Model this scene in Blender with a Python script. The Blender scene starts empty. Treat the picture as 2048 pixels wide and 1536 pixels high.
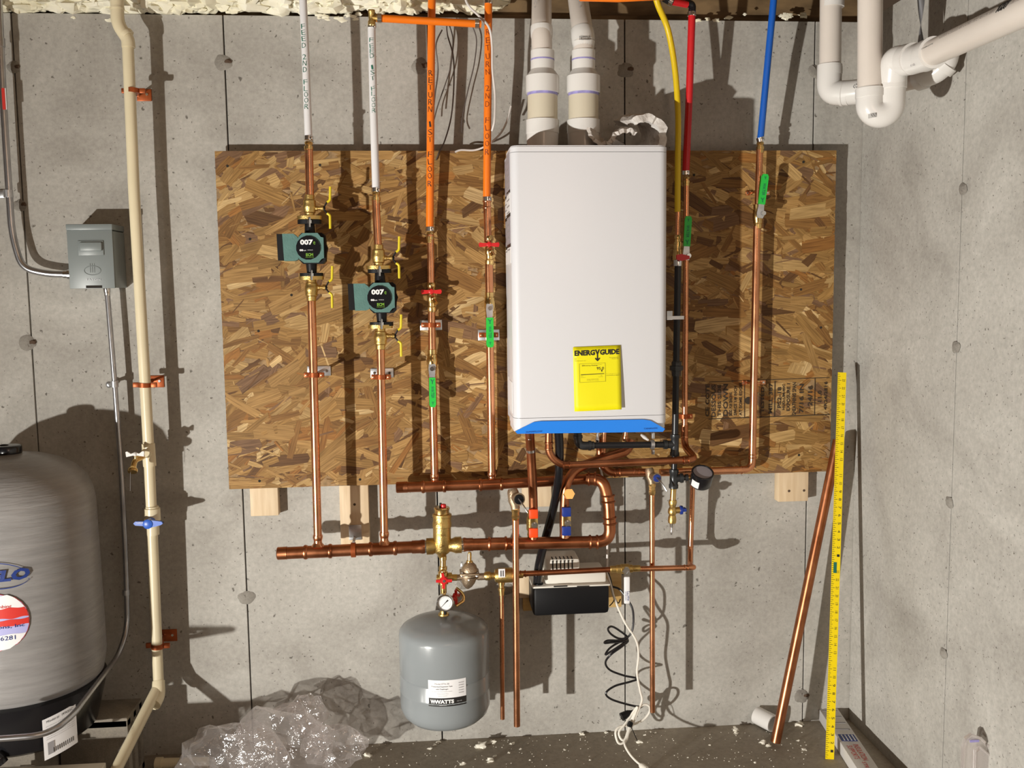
import bpy, bmesh, math, random
from mathutils import Vector as V, Matrix, noise
random.seed(7)
scn = bpy.context.scene
C = scn.collection
PI = math.pi

# ------------------------------------------------------------------ camera
F = 1900.0                                    # focal length in pixels of a 2048 x 1536 frame
yaw, pitch, roll = (math.radians(a) for a in (-4.7995, -5.7301, 0.7362))
ROT = Matrix.Rotation(yaw, 3, 'Z') @ Matrix.Rotation(pitch, 3, 'X') @ Matrix.Rotation(roll, 3, 'Y')
RIGHT, FWD, UP = (ROT @ V((1, 0, 0))), (ROT @ V((0, 1, 0))), (ROT @ V((0, 0, 1)))
CAM = V((0, -3.0, 0))
def ray(px, py): return FWD * F + RIGHT * (px - 1024) - UP * (py - 768)
_r = ray(1030, 1473)
CAM.z = -(_r.z * 3.0 / _r.y)                   # the foot of the wall at that pixel is Z = 0
def P(px, py, d=0.0):
    "the point seen at pixel (px, py) that stands d metres in front of the back wall (wall: Y = 0)"
    r = ray(px, py); return CAM + r * ((-d - CAM.y) / r.y)
def S(px, py, d=0.0):
    "pixels per metre at that point"
    return F / (P(px, py, d) - CAM).dot(FWD)
def PZ(px, py, z=0.0):
    "point on the horizontal plane z seen at that pixel"
    r = ray(px, py); return CAM + r * ((z - CAM.z) / r.z)
def PX(px, py, x):
    r = ray(px, py); return CAM + r * ((x - CAM.x) / r.x)

cd = bpy.data.cameras.new('camera'); cam = bpy.data.objects.new('camera', cd); C.objects.link(cam)
cd.sensor_fit = 'HORIZONTAL'; cd.sensor_width = 36; cd.lens = F / 2048 * 36
cd.clip_start = 0.05
cam.matrix_world = Matrix.Translation(CAM) @ Matrix((RIGHT, UP, -FWD)).transposed().to_4x4()
scn.camera = cam

# ------------------------------------------------------------------ light
w = bpy.data.worlds.new('world'); scn.world = w; w.use_nodes = True
w.node_tree.nodes['Background'].inputs[0].default_value = (1.0, 0.68, 0.46, 1)
w.node_tree.nodes['Background'].inputs[1].default_value = 0.06
def lamp(name, loc, power, r, col):
    l = bpy.data.lights.new(name, 'POINT'); l.energy = power; l.shadow_soft_size = r; l.color = col
    o = bpy.data.objects.new(name, l); o.location = loc; C.objects.link(o); return o
LA = P(-815, 1370, 0); LA.y = -3.25; LA.z = 0.17
LB = P(-330, 1380, 0); LB.y = -1.45; LB.z = 0.12
wl = bpy.data.lights.new('work_light', 'SPOT'); wl.energy = 1010; wl.shadow_soft_size = 0.035; wl.color = (1.0, .97, .90)
wl.spot_size = math.radians(118); wl.spot_blend = 1.0
wo = bpy.data.objects.new('work_light', wl); wo.location = LA; C.objects.link(wo)
wo.rotation_euler = (V((1.75, -1.5, 1.2)) - LA).to_track_quat('-Z', 'Y').to_euler()
lamp('work_light_second', LB, 15, 0.05, (1.0, 0.96, 0.90))
lamp('ceiling_fill', V((.6, -3.9, 2.0)), 26, 0.30, (1.0, .70, .50))  # added warm soft fill, unseen, lifts the upper shadows and the floor
scn.view_settings.view_transform = 'Standard'; scn.view_settings.look = 'None'
scn.view_settings.gamma = 1; scn.view_settings.exposure = 0.0
scn.view_settings.use_curve_mapping = False
scn.cycles.transparent_max_bounces = 24

# ------------------------------------------------------------------ mesh builder
class MB:
    def __init__(s): s.v = []; s.f = []; s.c = []; s.uv = []
    def add(s, vs, fs, col=None, uv=None):
        o = len(s.v); s.v += [V(x) for x in vs]
        s.f += [tuple(i + o for i in f) for f in fs]
        if col is not None: s.c += [col] * len(vs)
        if uv is not None: s.uv += uv
        return s
def frame(ax):
    ax = ax.normalized(); t = V((0, -1, 0)) if abs(ax.y) < .9 else V((1, 0, 0))
    u = t.cross(ax).normalized(); return u, ax.cross(u).normalized()
def tube(mb, pts, r, seg=14, caps=True, radii=None):
    n = len(pts); tang = []
    for i in range(n):
        a = pts[max(i - 1, 0)]; b = pts[min(i + 1, n - 1)]; tang.append((b - a).normalized())
    u, v = frame(tang[0]); vs = []; fs = []
    for i in range(n):
        if i:
            q = tang[i - 1].rotation_difference(tang[i]); u = q @ u; v = q @ v
        rr = radii[i] if radii else r
        for k in range(seg):
            a = 2 * PI * k / seg; vs.append(pts[i] + (u * math.cos(a) + v * math.sin(a)) * rr)
    for i in range(n - 1):
        for k in range(seg):
            k2 = (k + 1) % seg; fs.append((i * seg + k, i * seg + k2, (i + 1) * seg + k2, (i + 1) * seg + k))
    if caps: fs.append(tuple(range(seg - 1, -1, -1))); fs.append(tuple((n - 1) * seg + k for k in range(seg)))
    return mb.add(vs, fs)
def bend(pts, R, n=7):
    "round the corners of a polyline"
    out = [pts[0]]
    for i in range(1, len(pts) - 1):
        p = pts[i]; a = (pts[i - 1] - p); b = (pts[i + 1] - p)
        r = min(R, a.length * .48, b.length * .48); a = p + a.normalized() * r; b = p + b.normalized() * r
        for k in range(n + 1):
            t = k / n; out.append(a * (1 - t) ** 2 + p * 2 * t * (1 - t) + b * t * t)
    out.append(pts[-1]); return out
def smooth_path(pts, n=8):
    out = []; m = len(pts)
    for i in range(m - 1):
        p0 = pts[max(i - 1, 0)]; p1 = pts[i]; p2 = pts[i + 1]; p3 = pts[min(i + 2, m - 1)]
        for k in range(n):
            t = k / n
            out.append(.5 * ((2 * p1) + (p2 - p0) * t + (2 * p0 - 5 * p1 + 4 * p2 - p3) * t * t + (3 * p1 - p0 - 3 * p2 + p3) * t ** 3))
    out.append(pts[-1]); return out
def lathe(mb, o, ax, prof, seg=20):
    "prof: (distance along axis, radius)"
    u, v = frame(ax); ax = ax.normalized(); pts = [p for p in prof]
    vs = []; fs = []; m = len(pts)
    for (t, r) in pts:
        for k in range(seg):
            a = 2 * PI * (k + .5) / seg; vs.append(o + ax * t + (u * math.cos(a) + v * math.sin(a)) * max(r, 1e-5))
    for i in range(m - 1):
        for k in range(seg):
            k2 = (k + 1) % seg; fs.append((i * seg + k, i * seg + k2, (i + 1) * seg + k2, (i + 1) * seg + k))
    fs.append(tuple(range(seg - 1, -1, -1))); fs.append(tuple((m - 1) * seg + k for k in range(seg)))
    return mb.add(vs, fs)
def lat(mb, a, b, prof, seg=20):
    "lathe between two pixel points (px, py, d); prof: (fraction, width in pixels)"
    A = P(*a); B = P(*b); s = S((a[0] + b[0]) / 2, (a[1] + b[1]) / 2, (a[2] + b[2]) / 2); L = (B - A).length
    return lathe(mb, A, B - A, [(t * L, wd / 2 / s) for t, wd in prof], seg)
def box(mb, c, size, rot=None, bev=0.0):
    hx, hy, hz = (x / 2 for x in size); b = min(bev, hx * .9, hy * .9, hz * .9)
    rot = rot or Matrix.Identity(3)
    if b <= 0:
        vs = [(sx * hx, sy * hy, sz * hz) for sx in (-1, 1) for sy in (-1, 1) for sz in (-1, 1)]
        fs = [(0, 1, 3, 2), (4, 6, 7, 5), (0, 4, 5, 1), (2, 3, 7, 6), (0, 2, 6, 4), (1, 5, 7, 3)]
        return mb.add([c + rot @ V(x) for x in vs], fs)
    bm = bmesh.new(); bmesh.ops.create_cube(bm, size=1)
    for vv in bm.verts: vv.co = V((vv.co.x * size[0], vv.co.y * size[1], vv.co.z * size[2]))
    bmesh.ops.bevel(bm, geom=bm.edges[:], offset=b, segments=2, affect='EDGES', profile=.5)
    bm.verts.index_update()
    mb.add([c + rot @ vv.co for vv in bm.verts], [tuple(x.index for x in f.verts) for f in bm.faces]); bm.free(); return mb
def bpx(mb, x0, y0, x1, y1, d0, d1, bev=0.0):
    "upright box whose FRONT face (depth d1) spans that pixel rectangle; back at d0"
    a = P(x0, (y0 + y1) / 2, d1).x; b = P(x1, (y0 + y1) / 2, d1).x
    t = P((x0 + x1) / 2, y0, d1).z; u = P((x0 + x1) / 2, y1, d1).z
    return box(mb, V(((a + b) / 2, -(d0 + d1) / 2, (t + u) / 2)), (abs(b - a), abs(d1 - d0), abs(t - u)), None, bev)
def prism(mb, poly, nrm, depth):
    "closed prism: poly (world points) extruded along nrm"
    n = len(poly); nrm = nrm.normalized() * depth
    c = sum((p for p in poly), V()) / n
    if sum(((poly[i] - c).cross(poly[(i + 1) % n] - c) for i in range(n)), V()).dot(nrm) > 0: poly = poly[::-1]
    vs = list(poly) + [p + nrm for p in poly]
    fs = [tuple(range(n)), tuple(range(2 * n - 1, n - 1, -1))] + [((i + 1) % n, i, i + n, (i + 1) % n + n) for i in range(n)]
    return mb.add(vs, fs)
def ball(mb, c, r, sc=(1, 1, 1), seg=14, rings=8, disp=0.0, seed=0):
    vs = []; fs = []
    for i in range(rings + 1):
        th = PI * i / rings
        for k in range(seg):
            a = 2 * PI * k / seg; n = V((math.sin(th) * math.cos(a), math.sin(th) * math.sin(a), math.cos(th)))
            q = 1 + (disp * noise.noise(n * 1.7 + V((seed * 3.1, 0, 0))) if disp else 0)
            vs.append(c + V((n.x * sc[0], n.y * sc[1], n.z * sc[2])) * r * q)
    for i in range(rings):
        for k in range(seg):
            k2 = (k + 1) % seg; fs.append((i * seg + k, (i + 1) * seg + k, (i + 1) * seg + k2, i * seg + k2))
    return mb.add(vs, fs)
def obj(name, mb, m, parent=None, smooth=True, ang=38, label=None, cat=None, group=None, kind=None):
    me = bpy.data.meshes.new(name)
    off = V()
    if parent: off = WL[parent.name]
    base = off
    if parent is None and cat:                       # a thing that is one mesh: origin at its base
        xs = [p.x for p in mb.v]; ys = [p.y for p in mb.v]; zs = [p.z for p in mb.v]
        base = V(((min(xs) + max(xs)) / 2, (min(ys) + max(ys)) / 2, min(zs)))
    me.from_pydata([tuple(p - base) for p in mb.v], [], mb.f)
    if mb.c:
        at = me.color_attributes.new('tint', 'FLOAT_COLOR', 'POINT')
        at.data.foreach_set('color', [x for c in mb.c for x in (c[0], c[1], c[2], 1)])
    if mb.uv:
        ul = me.uv_layers.new(name='uv')
        for l in me.loops: ul.data[l.index].uv = mb.uv[l.vertex_index]
    me.validate(); me.update()
    if smooth:
        me.shade_smooth(); me.set_sharp_from_angle(angle=math.radians(ang))
    me.materials.append(m)
    o = bpy.data.objects.new(name, me); C.objects.link(o)
    if parent: o.parent = parent; WL[o.name] = off
    else: o.location = base if cat else V(); WL[o.name] = V(o.location)
    if label: o['label'] = label
    if cat: o['category'] = cat
    if group: o['group'] = group
    if kind: o['kind'] = kind
    return o
WL = {}
def thing(name, label, cat, loc, group=None):
    o = bpy.data.objects.new(name, None); C.objects.link(o); o.empty_display_size = .05
    o.location = loc; o['label'] = label; o['category'] = cat
    if group: o['group'] = group
    WL[o.name] = V(loc); return o
def text(s, m, parent, o, right, up, width=None, height=None, name='lettering', thick=.0003, wrap=None, bold=0.0):
    "flat lettering as real mesh; o = centre of the text block"
    cu = bpy.data.curves.new('t', 'FONT'); cu.body = s; cu.size = 1; cu.extrude = 0; cu.resolution_u = 2; cu.offset = bold
    t = bpy.data.objects.new('t', cu); C.objects.link(t)
    me0 = bpy.data.meshes.new_from_object(t.evaluated_get(bpy.context.evaluated_depsgraph_get()))
    C.objects.unlink(t); bpy.data.objects.remove(t)
    if not me0.vertices: return None
    xs = [v.co.x for v in me0.vertices]; ys = [v.co.y for v in me0.vertices]
    x0, x1, y0, y1 = min(xs), max(xs), min(ys), max(ys)
    sx = width / (x1 - x0) if width else height / (y1 - y0); sy = height / (y1 - y0) if height else sx
    right = right.normalized(); up = up.normalized(); nrm = right.cross(up).normalized()
    mb = MB(); vs = []
    for v in me0.vertices:
        a = (v.co.x - (x0 + x1) / 2) * sx; b = (v.co.y - (y0 + y1) / 2) * sy
        p = wrap(a, b) if wrap else o + right * a + up * b + nrm * thick
        vs.append(p)
    mb.add(vs, [tuple(f.vertices) for f in me0.polygons])
    bpy.data.meshes.remove(me0)
    return obj(name, mb, m, parent, smooth=False)

# ------------------------------------------------------------------ materials
def mat(name, col, rough=.5, metal=0.0, var=0.0, vscale=8.0, bump=0.0, bscale=60.0, spec=.5, col2=None, stretch=(1, 1, 1), rvar=0.0):
    m = bpy.data.materials.new(name); m.use_nodes = True; nt = m.node_tree; N = nt.nodes; L = nt.links
    b = N['Principled BSDF']; b.inputs['Base Color'].default_value = (*col, 1)
    b.inputs['Roughness'].default_value = rough; b.inputs['Metallic'].default_value = metal
    b.inputs['Specular IOR Level'].default_value = spec
    if var or bump or col2 or rvar:
        tc = N.new('ShaderNodeTexCoord'); mp = N.new('ShaderNodeMapping'); mp.inputs['Scale'].default_value = stretch
        L.new(tc.outputs['Object'], mp.inputs[0])
    if var or col2 or rvar:
        n = N.new('ShaderNodeTexNoise'); n.inputs['Scale'].default_value = vscale; n.inputs['Detail'].default_value = 5
        L.new(mp.outputs[0], n.inputs['Vector'])
        r = N.new('ShaderNodeValToRGB'); r.color_ramp.elements[0].position = .33; r.color_ramp.elements[1].position = .67
        c2 = col2 or tuple(min(1, x * (1 + var)) for x in col); c1 = col if col2 else tuple(x * (1 - var) for x in col)
        r.color_ramp.elements[0].color = (*c1, 1); r.color_ramp.elements[1].color = (*c2, 1)
        L.new(n.outputs[0], r.inputs[0])
        if var or col2: L.new(r.outputs[0], b.inputs['Base Color'])
        if rvar:
            mr = N.new('ShaderNodeMapRange'); mr.inputs[3].default_value = rough - rvar; mr.inputs[4].default_value = rough + rvar
            L.new(n.outputs[0], mr.inputs[0]); L.new(mr.outputs[0], b.inputs['Roughness'])
    if bump:
        n2 = N.new('ShaderNodeTexNoise'); n2.inputs['Scale'].default_value = bscale; n2.inputs['Detail'].default_value = 4
        L.new(mp.outputs[0], n2.inputs['Vector'])
        bp = N.new('ShaderNodeBump'); bp.inputs['Strength'].default_value = bump; bp.inputs['Distance'].default_value = .01
        L.new(n2.outputs[0], bp.inputs['Height']); L.new(bp.outputs[0], b.inputs['Normal'])
    return m

def concrete(name, lo, mid, hi, scale=1.0, pits=1.0, rough=.85):
    m = bpy.data.materials.new(name); m.use_nodes = True; nt = m.node_tree; N = nt.nodes; L = nt.links
    b = N['Principled BSDF']; b.inputs['Roughness'].default_value = rough; b.inputs['Specular IOR Level'].default_value = .25
    tc = N.new('ShaderNodeTexCoord')
    def nz(s, det=4, rough=.55, dist=0):
        n = N.new('ShaderNodeTexNoise'); n.inputs['Scale'].default_value = s * scale; n.inputs['Detail'].default_value = det
        n.inputs['Roughness'].default_value = rough; n.inputs['Distortion'].default_value = dist
        L.new(tc.outputs['Object'], n.inputs['Vector']); return n
    big = nz(2.6, 6, .6, .6)
    r = N.new('ShaderNodeValToRGB'); e = r.color_ramp.elements
    e[0].position = .3; e[0].color = (*lo, 1); e[1].position = .72; e[1].color = (*hi, 1)
    k = e.new(.5); k.color = (*mid, 1); L.new(big.outputs[0], r.inputs[0])
    fine = nz(70, 6, .75)
    mx = N.new('ShaderNodeMixRGB'); mx.blend_type = 'OVERLAY'; mx.inputs[0].default_value = .50
    fr = N.new('ShaderNodeValToRGB'); fr.color_ramp.elements[0].position = .3; fr.color_ramp.elements[1].position = .7
    fr.color_ramp.elements[0].color = (.32, .32, .32, 1); fr.color_ramp.elements[1].color = (.64, .64, .64, 1)
    L.new(fine.outputs[0], fr.inputs[0]); L.new(r.outputs[0], mx.inputs[1]); L.new(fr.outputs[0], mx.inputs[2])
    # bug holes: sparse voronoi dots
    prev = mx.outputs[0]; hs = []
    for sc_, rad, keep in ((24, .13, .80), (48, .16, .80), (95, .2, .78)):
        vo = N.new('ShaderNodeTexVoronoi'); vo.inputs['Scale'].default_value = sc_ * scale
        wp = N.new('ShaderNodeVectorMath'); wp.operation = 'ADD'
        ns = nz(60, 2); sub = N.new('ShaderNodeVectorMath'); sub.operation = 'SCALE'; sub.inputs['Scale'].default_value = .022
        L.new(ns.outputs[1], sub.inputs[0]); L.new(tc.outputs['Object'], wp.inputs[0]); L.new(sub.outputs[0], wp.inputs[1])
        L.new(wp.outputs[0], vo.inputs['Vector'])
        lt = N.new('ShaderNodeMapRange'); lt.inputs[1].default_value = rad; lt.inputs[2].default_value = rad * .6
        L.new(vo.outputs['Distance'], lt.inputs[0])
        sp = N.new('ShaderNodeSeparateColor'); L.new(vo.outputs['Color'], sp.inputs[0])
        gt = N.new('ShaderNodeMath'); gt.operation = 'GREATER_THAN'; gt.inputs[1].default_value = keep; L.new(sp.outputs[0], gt.inputs[0])
        mu = N.new('ShaderNodeMath'); mu.operation = 'MULTIPLY'; L.new(lt.outputs[0], mu.inputs[0]); L.new(gt.outputs[0], mu.inputs[1])
        mf = N.new('ShaderNodeMath'); mf.operation = 'MULTIPLY'; mf.inputs[1].default_value = .78 * pits; L.new(mu.outputs[0], mf.inputs[0])
        m2 = N.new('ShaderNodeMixRGB'); m2.blend_type = 'MIX'; m2.inputs[2].default_value = (lo[0] * .28, lo[1] * .26, lo[2] * .24, 1)
        L.new(mf.outputs[0], m2.inputs[0]); L.new(prev, m2.inputs[1]); prev = m2.outputs[0]; hs.append(mu.outputs[0])
    L.new(prev, b.inputs['Base Color'])
    ad = N.new('ShaderNodeMath'); ad.operation = 'MULTIPLY_ADD'; ad.inputs[1].default_value = -1.2
    L.new(hs[0], ad.inputs[0]); L.new(fine.outputs[0], ad.inputs[2])
    bp = N.new('ShaderNodeBump'); bp.inputs['Strength'].default_value = .35; bp.inputs['Distance'].default_value = .0015
    L.new(ad.outputs[0], bp.inputs['Height']); L.new(bp.outputs[0], b.inputs['Normal'])
    return m

M = {}
M['concrete'] = concrete('wall_concrete', (.31, .29, .26), (.415, .395, .36), (.52, .50, .46))
M['floor'] = concrete('floor_concrete', (.25, .22, .175), (.33, .29, .235), (.41, .365, .30), .8, .5, .7)
M['patch'] = concrete('patch_mortar', (.20, .18, .16), (.27, .25, .22), (.33, .31, .28), 3, 1)
M['copper'] = mat('copper', (.72, .33, .17), .27, 1, var=.14, vscale=14, rvar=.09)
M['copper_old'] = mat('copper_tarnished', (.33, .115, .05), .34, 1, vscale=16, rvar=.1, col2=(.50, .20, .095))
M['copper_paint'] = mat('copper_plated_steel', (.36, .085, .022), .42, .55, var=.2, vscale=40)
M['brass'] = mat('brass', (.72, .50, .20), .25, 1, var=.15, vscale=25, rvar=.07)
M['brass_cast'] = mat('brass_cast', (.60, .42, .15), .38, 1, var=.15, vscale=30, bump=.15, bscale=300)
M['bronze'] = mat('bronze_cast', (.42, .32, .22), .45, .9, var=.12, vscale=30, bump=.2, bscale=260)
M['chrome'] = mat('polished_steel', (.72, .72, .72), .2, 1)
M['galv'] = mat('galvanized_steel', (.60, .61, .63), .35, .9, var=.12, vscale=40)
M['conduit'] = mat('conduit_steel', (.50, .50, .52), .28, .95, var=.1, vscale=30)
M['iron'] = mat('black_iron', (.05, .052, .055), .35, .6, var=.2, vscale=30)
M['blackpipe'] = mat('black_pipe', (.018, .018, .02), .32, .3)
M['black'] = mat('black_plastic', (.006, .006, .007), .45, spec=.25)
M['blackgloss'] = mat('black_gloss', (.008, .008, .010), .22)
M['cord_black'] = mat('black_cord', (.012, .011, .013), .35)
M['cord_white'] = mat('white_cord', (.80, .76, .68), .45)
M['wire_white'] = mat('white_wire', (.62, .58, .55), .45)
M['wire_grey'] = mat('grey_wire', (.10, .08, .07), .5)
M['cream'] = mat('cream_cpvc', (.74, .65, .45), .32, var=.05, vscale=6)
M['pvc'] = mat('white_pvc', (.66, .60, .545), .3, var=.04, vscale=5)
M['pvcfit'] = mat('white_pvc_fitting', (.70, .68, .655), .22)
M['pvccream'] = mat('cream_vent_pipe', (.60, .54, .42), .4)
M['purple'] = mat('purple_primer', (.30, .27, .55), .4, var=.2, vscale=60)
M['pexw'] = mat('white_pex', (.72, .71, .72), .35)
M['pexo'] = mat('orange_pex', (.86, .19, .008), .35)
M['pexr'] = mat('red_pex', (.55, .008, .012), .35)
M['pexy'] = mat('yellow_gas_pipe', (.72, .50, .005), .4)
M['pexb'] = mat('blue_pex', (.006, .10, .48), .3)
M['yellowh'] = mat('yellow_handle', (.72, .58, .02), .4)
M['redh'] = mat('red_handle', (.60, .012, .015), .35)
M['orangeh'] = mat('orange_red_sleeve', (.85, .07, .008), .4)
M['blueh'] = mat('blue_handle', (.012, .035, .24), .35)
M['bluev'] = mat('bright_blue_handle', (.03, .12, .55), .35)
M['green'] = mat('green_vinyl', (.015, .50, .055), .4)
M['pumpgreen'] = mat('pump_green_paint', (.085, .185, .165), .45, var=.08, vscale=30, bump=.1, bscale=200)
M['boiler'] = mat('white_enamel', (.66, .66, .69), .33)
M['seam'] = mat('seam_shadow_gap', (.20, .20, .21), .6)
M['blueband'] = mat('blue_enamel', (.02, .22, .80), .3)
M['yellow'] = mat('yellow_paper', (.80, .72, .0), .55)
M['ink'] = mat('black_ink', (.015, .013, .012), .5)
M['inkfaint'] = mat('faint_ink', (.25, .22, .02), .5)
M['inkgrey'] = mat('grey_ink', (.30, .29, .30), .5)
M['inkpipe'] = mat('printed_grey', (.38, .34, .31), .5)
M['inkgreen'] = mat('green_marker', (.01, .14, .09), .5)
M['inkbrown'] = mat('brown_marker', (.22, .035, .008), .5)
M['inkosb'] = mat('stencil_ink', (.035, .022, .012), .7)
M['white'] = mat('white_print', (.82, .82, .82), .5)
M['greenprint'] = mat('green_print', (.16, .35, .02), .5)
M['bluetext'] = mat('blue_print', (.012, .035, .20), .45)
M['redprint'] = mat('red_print', (.62, .03, .02), .5)
M['lilac'] = mat('lilac_print', (.42, .42, .72), .5)
M['tank'] = mat('tank_grey_paint', (.245, .265, .275), .22, var=.04, vscale=6)
M['bigtank'] = mat('pressure_tank_wrap', (.27, .26, .255), .33, var=.12, vscale=7, bump=.25, bscale=18, stretch=(1, 1, 9))
M['boxgrey'] = mat('grey_box_paint', (.20, .225, .225), .38)
M['pine'] = mat('pine', (.60, .44, .27), .6, col2=(.74, .59, .40), vscale=9, stretch=(6, 6, .6))
M['ply'] = mat('ply_yellow', (.48, .29, .09), .6, col2=(.62, .42, .17), vscale=9, stretch=(.6, 6, 6))
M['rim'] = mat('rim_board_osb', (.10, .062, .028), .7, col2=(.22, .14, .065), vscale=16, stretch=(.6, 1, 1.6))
M['osbcore'] = mat('osb_core', (.30, .19, .09), .8, var=.25, vscale=60)
M['foam'] = mat('spray_foam', (.78, .73, .54), .75, col2=(.90, .87, .74), vscale=9, bump=.5, bscale=14)
M['foambit'] = mat('foam_crumb', (.82, .78, .68), .8)
M['plaster'] = mat('white_plaster', (.55, .50, .46), .8, col2=(.76, .73, .70), vscale=22, bump=.6, bscale=60)
M['pumpwhite'] = mat('pump_cover', (.72, .69, .62), .4)
M['pumpwhite2'] = mat('cover_shade_plastic', (.60, .56, .50), .45)
M['rule'] = mat('yellow_rule', (.88, .66, .0), .35)
M['block'] = concrete('cinder_block', (.18, .16, .135), (.25, .22, .18), (.30, .27, .22), 3, 1)
M['card'] = mat('white_cardboard', (.62, .60, .58), .6)
M['paper'] = mat('label_paper', (.80, .79, .80), .5)
M['labelbrown'] = mat('label_purple_grey', (.34, .31, .34), .6)
M['dark'] = mat('dark_cavity', (.02, .016, .012), .9)
M['rust'] = mat('rust_stain', (.09, .055, .035), .9)
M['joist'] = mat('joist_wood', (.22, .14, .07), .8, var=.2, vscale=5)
M['strap'] = mat('blue_grey_strap', (.19, .19, .20), .5, .3)

# OSB flake material: per-flake tint + grain along the flake
m = bpy.data.materials.new('osb_strand'); m.use_nodes = True; nt = m.node_tree; N = nt.nodes; L = nt.links
b = N['Principled BSDF']; b.inputs['Roughness'].default_value = .62; b.inputs['Specular IOR Level'].default_value = .3
at = N.new('ShaderNodeAttribute'); at.attribute_name = 'tint'
uvn = N.new('ShaderNodeUVMap'); uvn.uv_map = 'uv'; mp = N.new('ShaderNodeMapping'); mp.inputs['Scale'].default_value = (12, 260, 1)
L.new(uvn.outputs[0], mp.inputs[0]); n = N.new('ShaderNodeTexNoise'); n.inputs['Scale'].default_value = 1; n.inputs['Detail'].default_value = 4
L.new(mp.outputs[0], n.inputs['Vector']); r = N.new('ShaderNodeValToRGB')
r.color_ramp.elements[0].position = .3; r.color_ramp.elements[0].color = (.52, .47, .40, 1)
r.color_ramp.elements[1].position = .68; r.color_ramp.elements[1].color = (1.12, 1.12, 1.12, 1)
L.new(n.outputs[0], r.inputs[0]); mx = N.new('ShaderNodeMixRGB'); mx.blend_type = 'MULTIPLY'; mx.inputs[0].default_value = 1
L.new(at.outputs['Color'], mx.inputs[1]); L.new(r.outputs[0], mx.inputs[2]); L.new(mx.outputs[0], b.inputs['Base Color'])
M['strand'] = m
# clear plastic film
m = bpy.data.materials.new('clear_plastic_film'); m.use_nodes = True; nt = m.node_tree; N = nt.nodes; L = nt.links
N.remove(N['Principled BSDF'])
tr = N.new('ShaderNodeBsdfTransparent'); tr.inputs[0].default_value = (.97, .96, .96, 1)
df = N.new('ShaderNodeBsdfTranslucent'); df.inputs[0].default_value = (.85, .80, .78, 1)
d2_ = N.new('ShaderNodeBsdfDiffuse'); d2_.inputs[0].default_value = (.85, .80, .78, 1)
gl = N.new('ShaderNodeBsdfGlossy'); gl.inputs['Roughness'].default_value = .13; gl.inputs[0].default_value = (1, 1, 1, 1)
m1 = N.new('ShaderNodeMixShader'); m1.inputs[0].default_value = .5; L.new(df.outputs[0], m1.inputs[1]); L.new(d2_.outputs[0], m1.inputs[2])
m2 = N.new('ShaderNodeMixShader'); m2.inputs[0].default_value = .45; L.new(m1.outputs[0], m2.inputs[1]); L.new(gl.outputs[0], m2.inputs[2])
mxs = N.new('ShaderNodeMixShader'); lw = N.new('ShaderNodeLayerWeight'); lw.inputs[0].default_value = .35
mr = N.new('ShaderNodeMapRange'); mr.inputs[3].default_value = .17; mr.inputs[4].default_value = .75
L.new(lw.outputs['Facing'], mr.inputs[0]); L.new(mr.outputs[0], mxs.inputs[0])
L.new(tr.outputs[0], mxs.inputs[1]); L.new(m2.outputs[0], mxs.inputs[2]); L.new(mxs.outputs[0], N['Material Output'].inputs[0])
tc = N.new('ShaderNodeTexCoord'); n = N.new('ShaderNodeTexNoise'); n.inputs['Scale'].default_value = 22; n.inputs['Detail'].default_value = 2; n.inputs['Distortion'].default_value = 2.2
L.new(tc.outputs['Object'], n.inputs['Vector']); bp = N.new('ShaderNodeBump'); bp.inputs['Strength'].default_value = .7; bp.inputs['Distance'].default_value = .01
L.new(n.outputs[0], bp.inputs['Height']); L.new(bp.outputs[0], gl.inputs['Normal'])
M['film'] = m
m = m.copy(); m.name = 'clear_bin_plastic'; M['bin'] = m
for nn in m.node_tree.nodes:
    if nn.type == 'MAP_RANGE': nn.inputs[3].default_value = .42; nn.inputs[4].default_value = .85
    if nn.type == 'BUMP': nn.inputs['Strength'].default_value = .1

# ------------------------------------------------------------------ structure
XR = P(1709, 900, 0).x                         # right wall plane
ZT = P(985, 36, 0).z                           # top of the concrete wall
XL = -3.2; YF = -5.2
seamsx = [P(465, 500, 0).x + .6096 * i for i in (-4, -3, -2, -1, 0, 1, 2, 3)]
seamsx = [x for x in seamsx if x < XR - .05]
mb = MB(); box(mb, V(((XL + XR + .3) / 2, .14, ZT / 2 - .05)), (XR + .3 - XL, .24, ZT + .1)); 
wb = obj('wall_back', mb, M['dark'], smooth=False, kind='structure')
edges = [XL] + seamsx + [XR + .02]
for a, c in zip(edges[:-1], edges[1:]):
    mb = MB(); g = .0021
    box(mb, V(((a + c) / 2, .012, ZT / 2)), (c - a - 2 * g, .024, ZT), bev=.0012)
    obj('concrete_panel', mb, M['concrete'], wb, smooth=False)
mb = MB(); box(mb, V((XR + .16, (YF + .02) / 2, ZT / 2 - .05)), (.26, -YF + .02, ZT + .1)); wr = obj('wall_right', mb, M['dark'], smooth=False, kind='structure')
sy = [-.0, PX(1912, 695, XR).y]; sy += [sy[1] - .6096 * i for i in (1, 2, 3, 4)] 
ye = sorted([y for y in sy if y > YF] + [YF], reverse=True)
for a, c in zip(ye[:-1], ye[1:]):
    mb = MB(); box(mb, V((XR + .016, (a + c) / 2, ZT / 2)), (.030, abs(a - c) - .0050, ZT), bev=.0012)
    obj('concrete_panel', mb, M['concrete'], wr, smooth=False)
mb = MB(); box(mb, V(((XL + XR) / 2 + .1, YF / 2 + .1, -.06)), (XR - XL + .4, -YF + .4, .12)); obj('floor', mb, M['floor'], smooth=False, kind='structure')
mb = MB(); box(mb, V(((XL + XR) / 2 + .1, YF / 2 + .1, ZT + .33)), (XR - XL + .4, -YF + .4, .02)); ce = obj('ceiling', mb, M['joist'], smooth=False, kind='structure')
x = XR - .3
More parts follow.
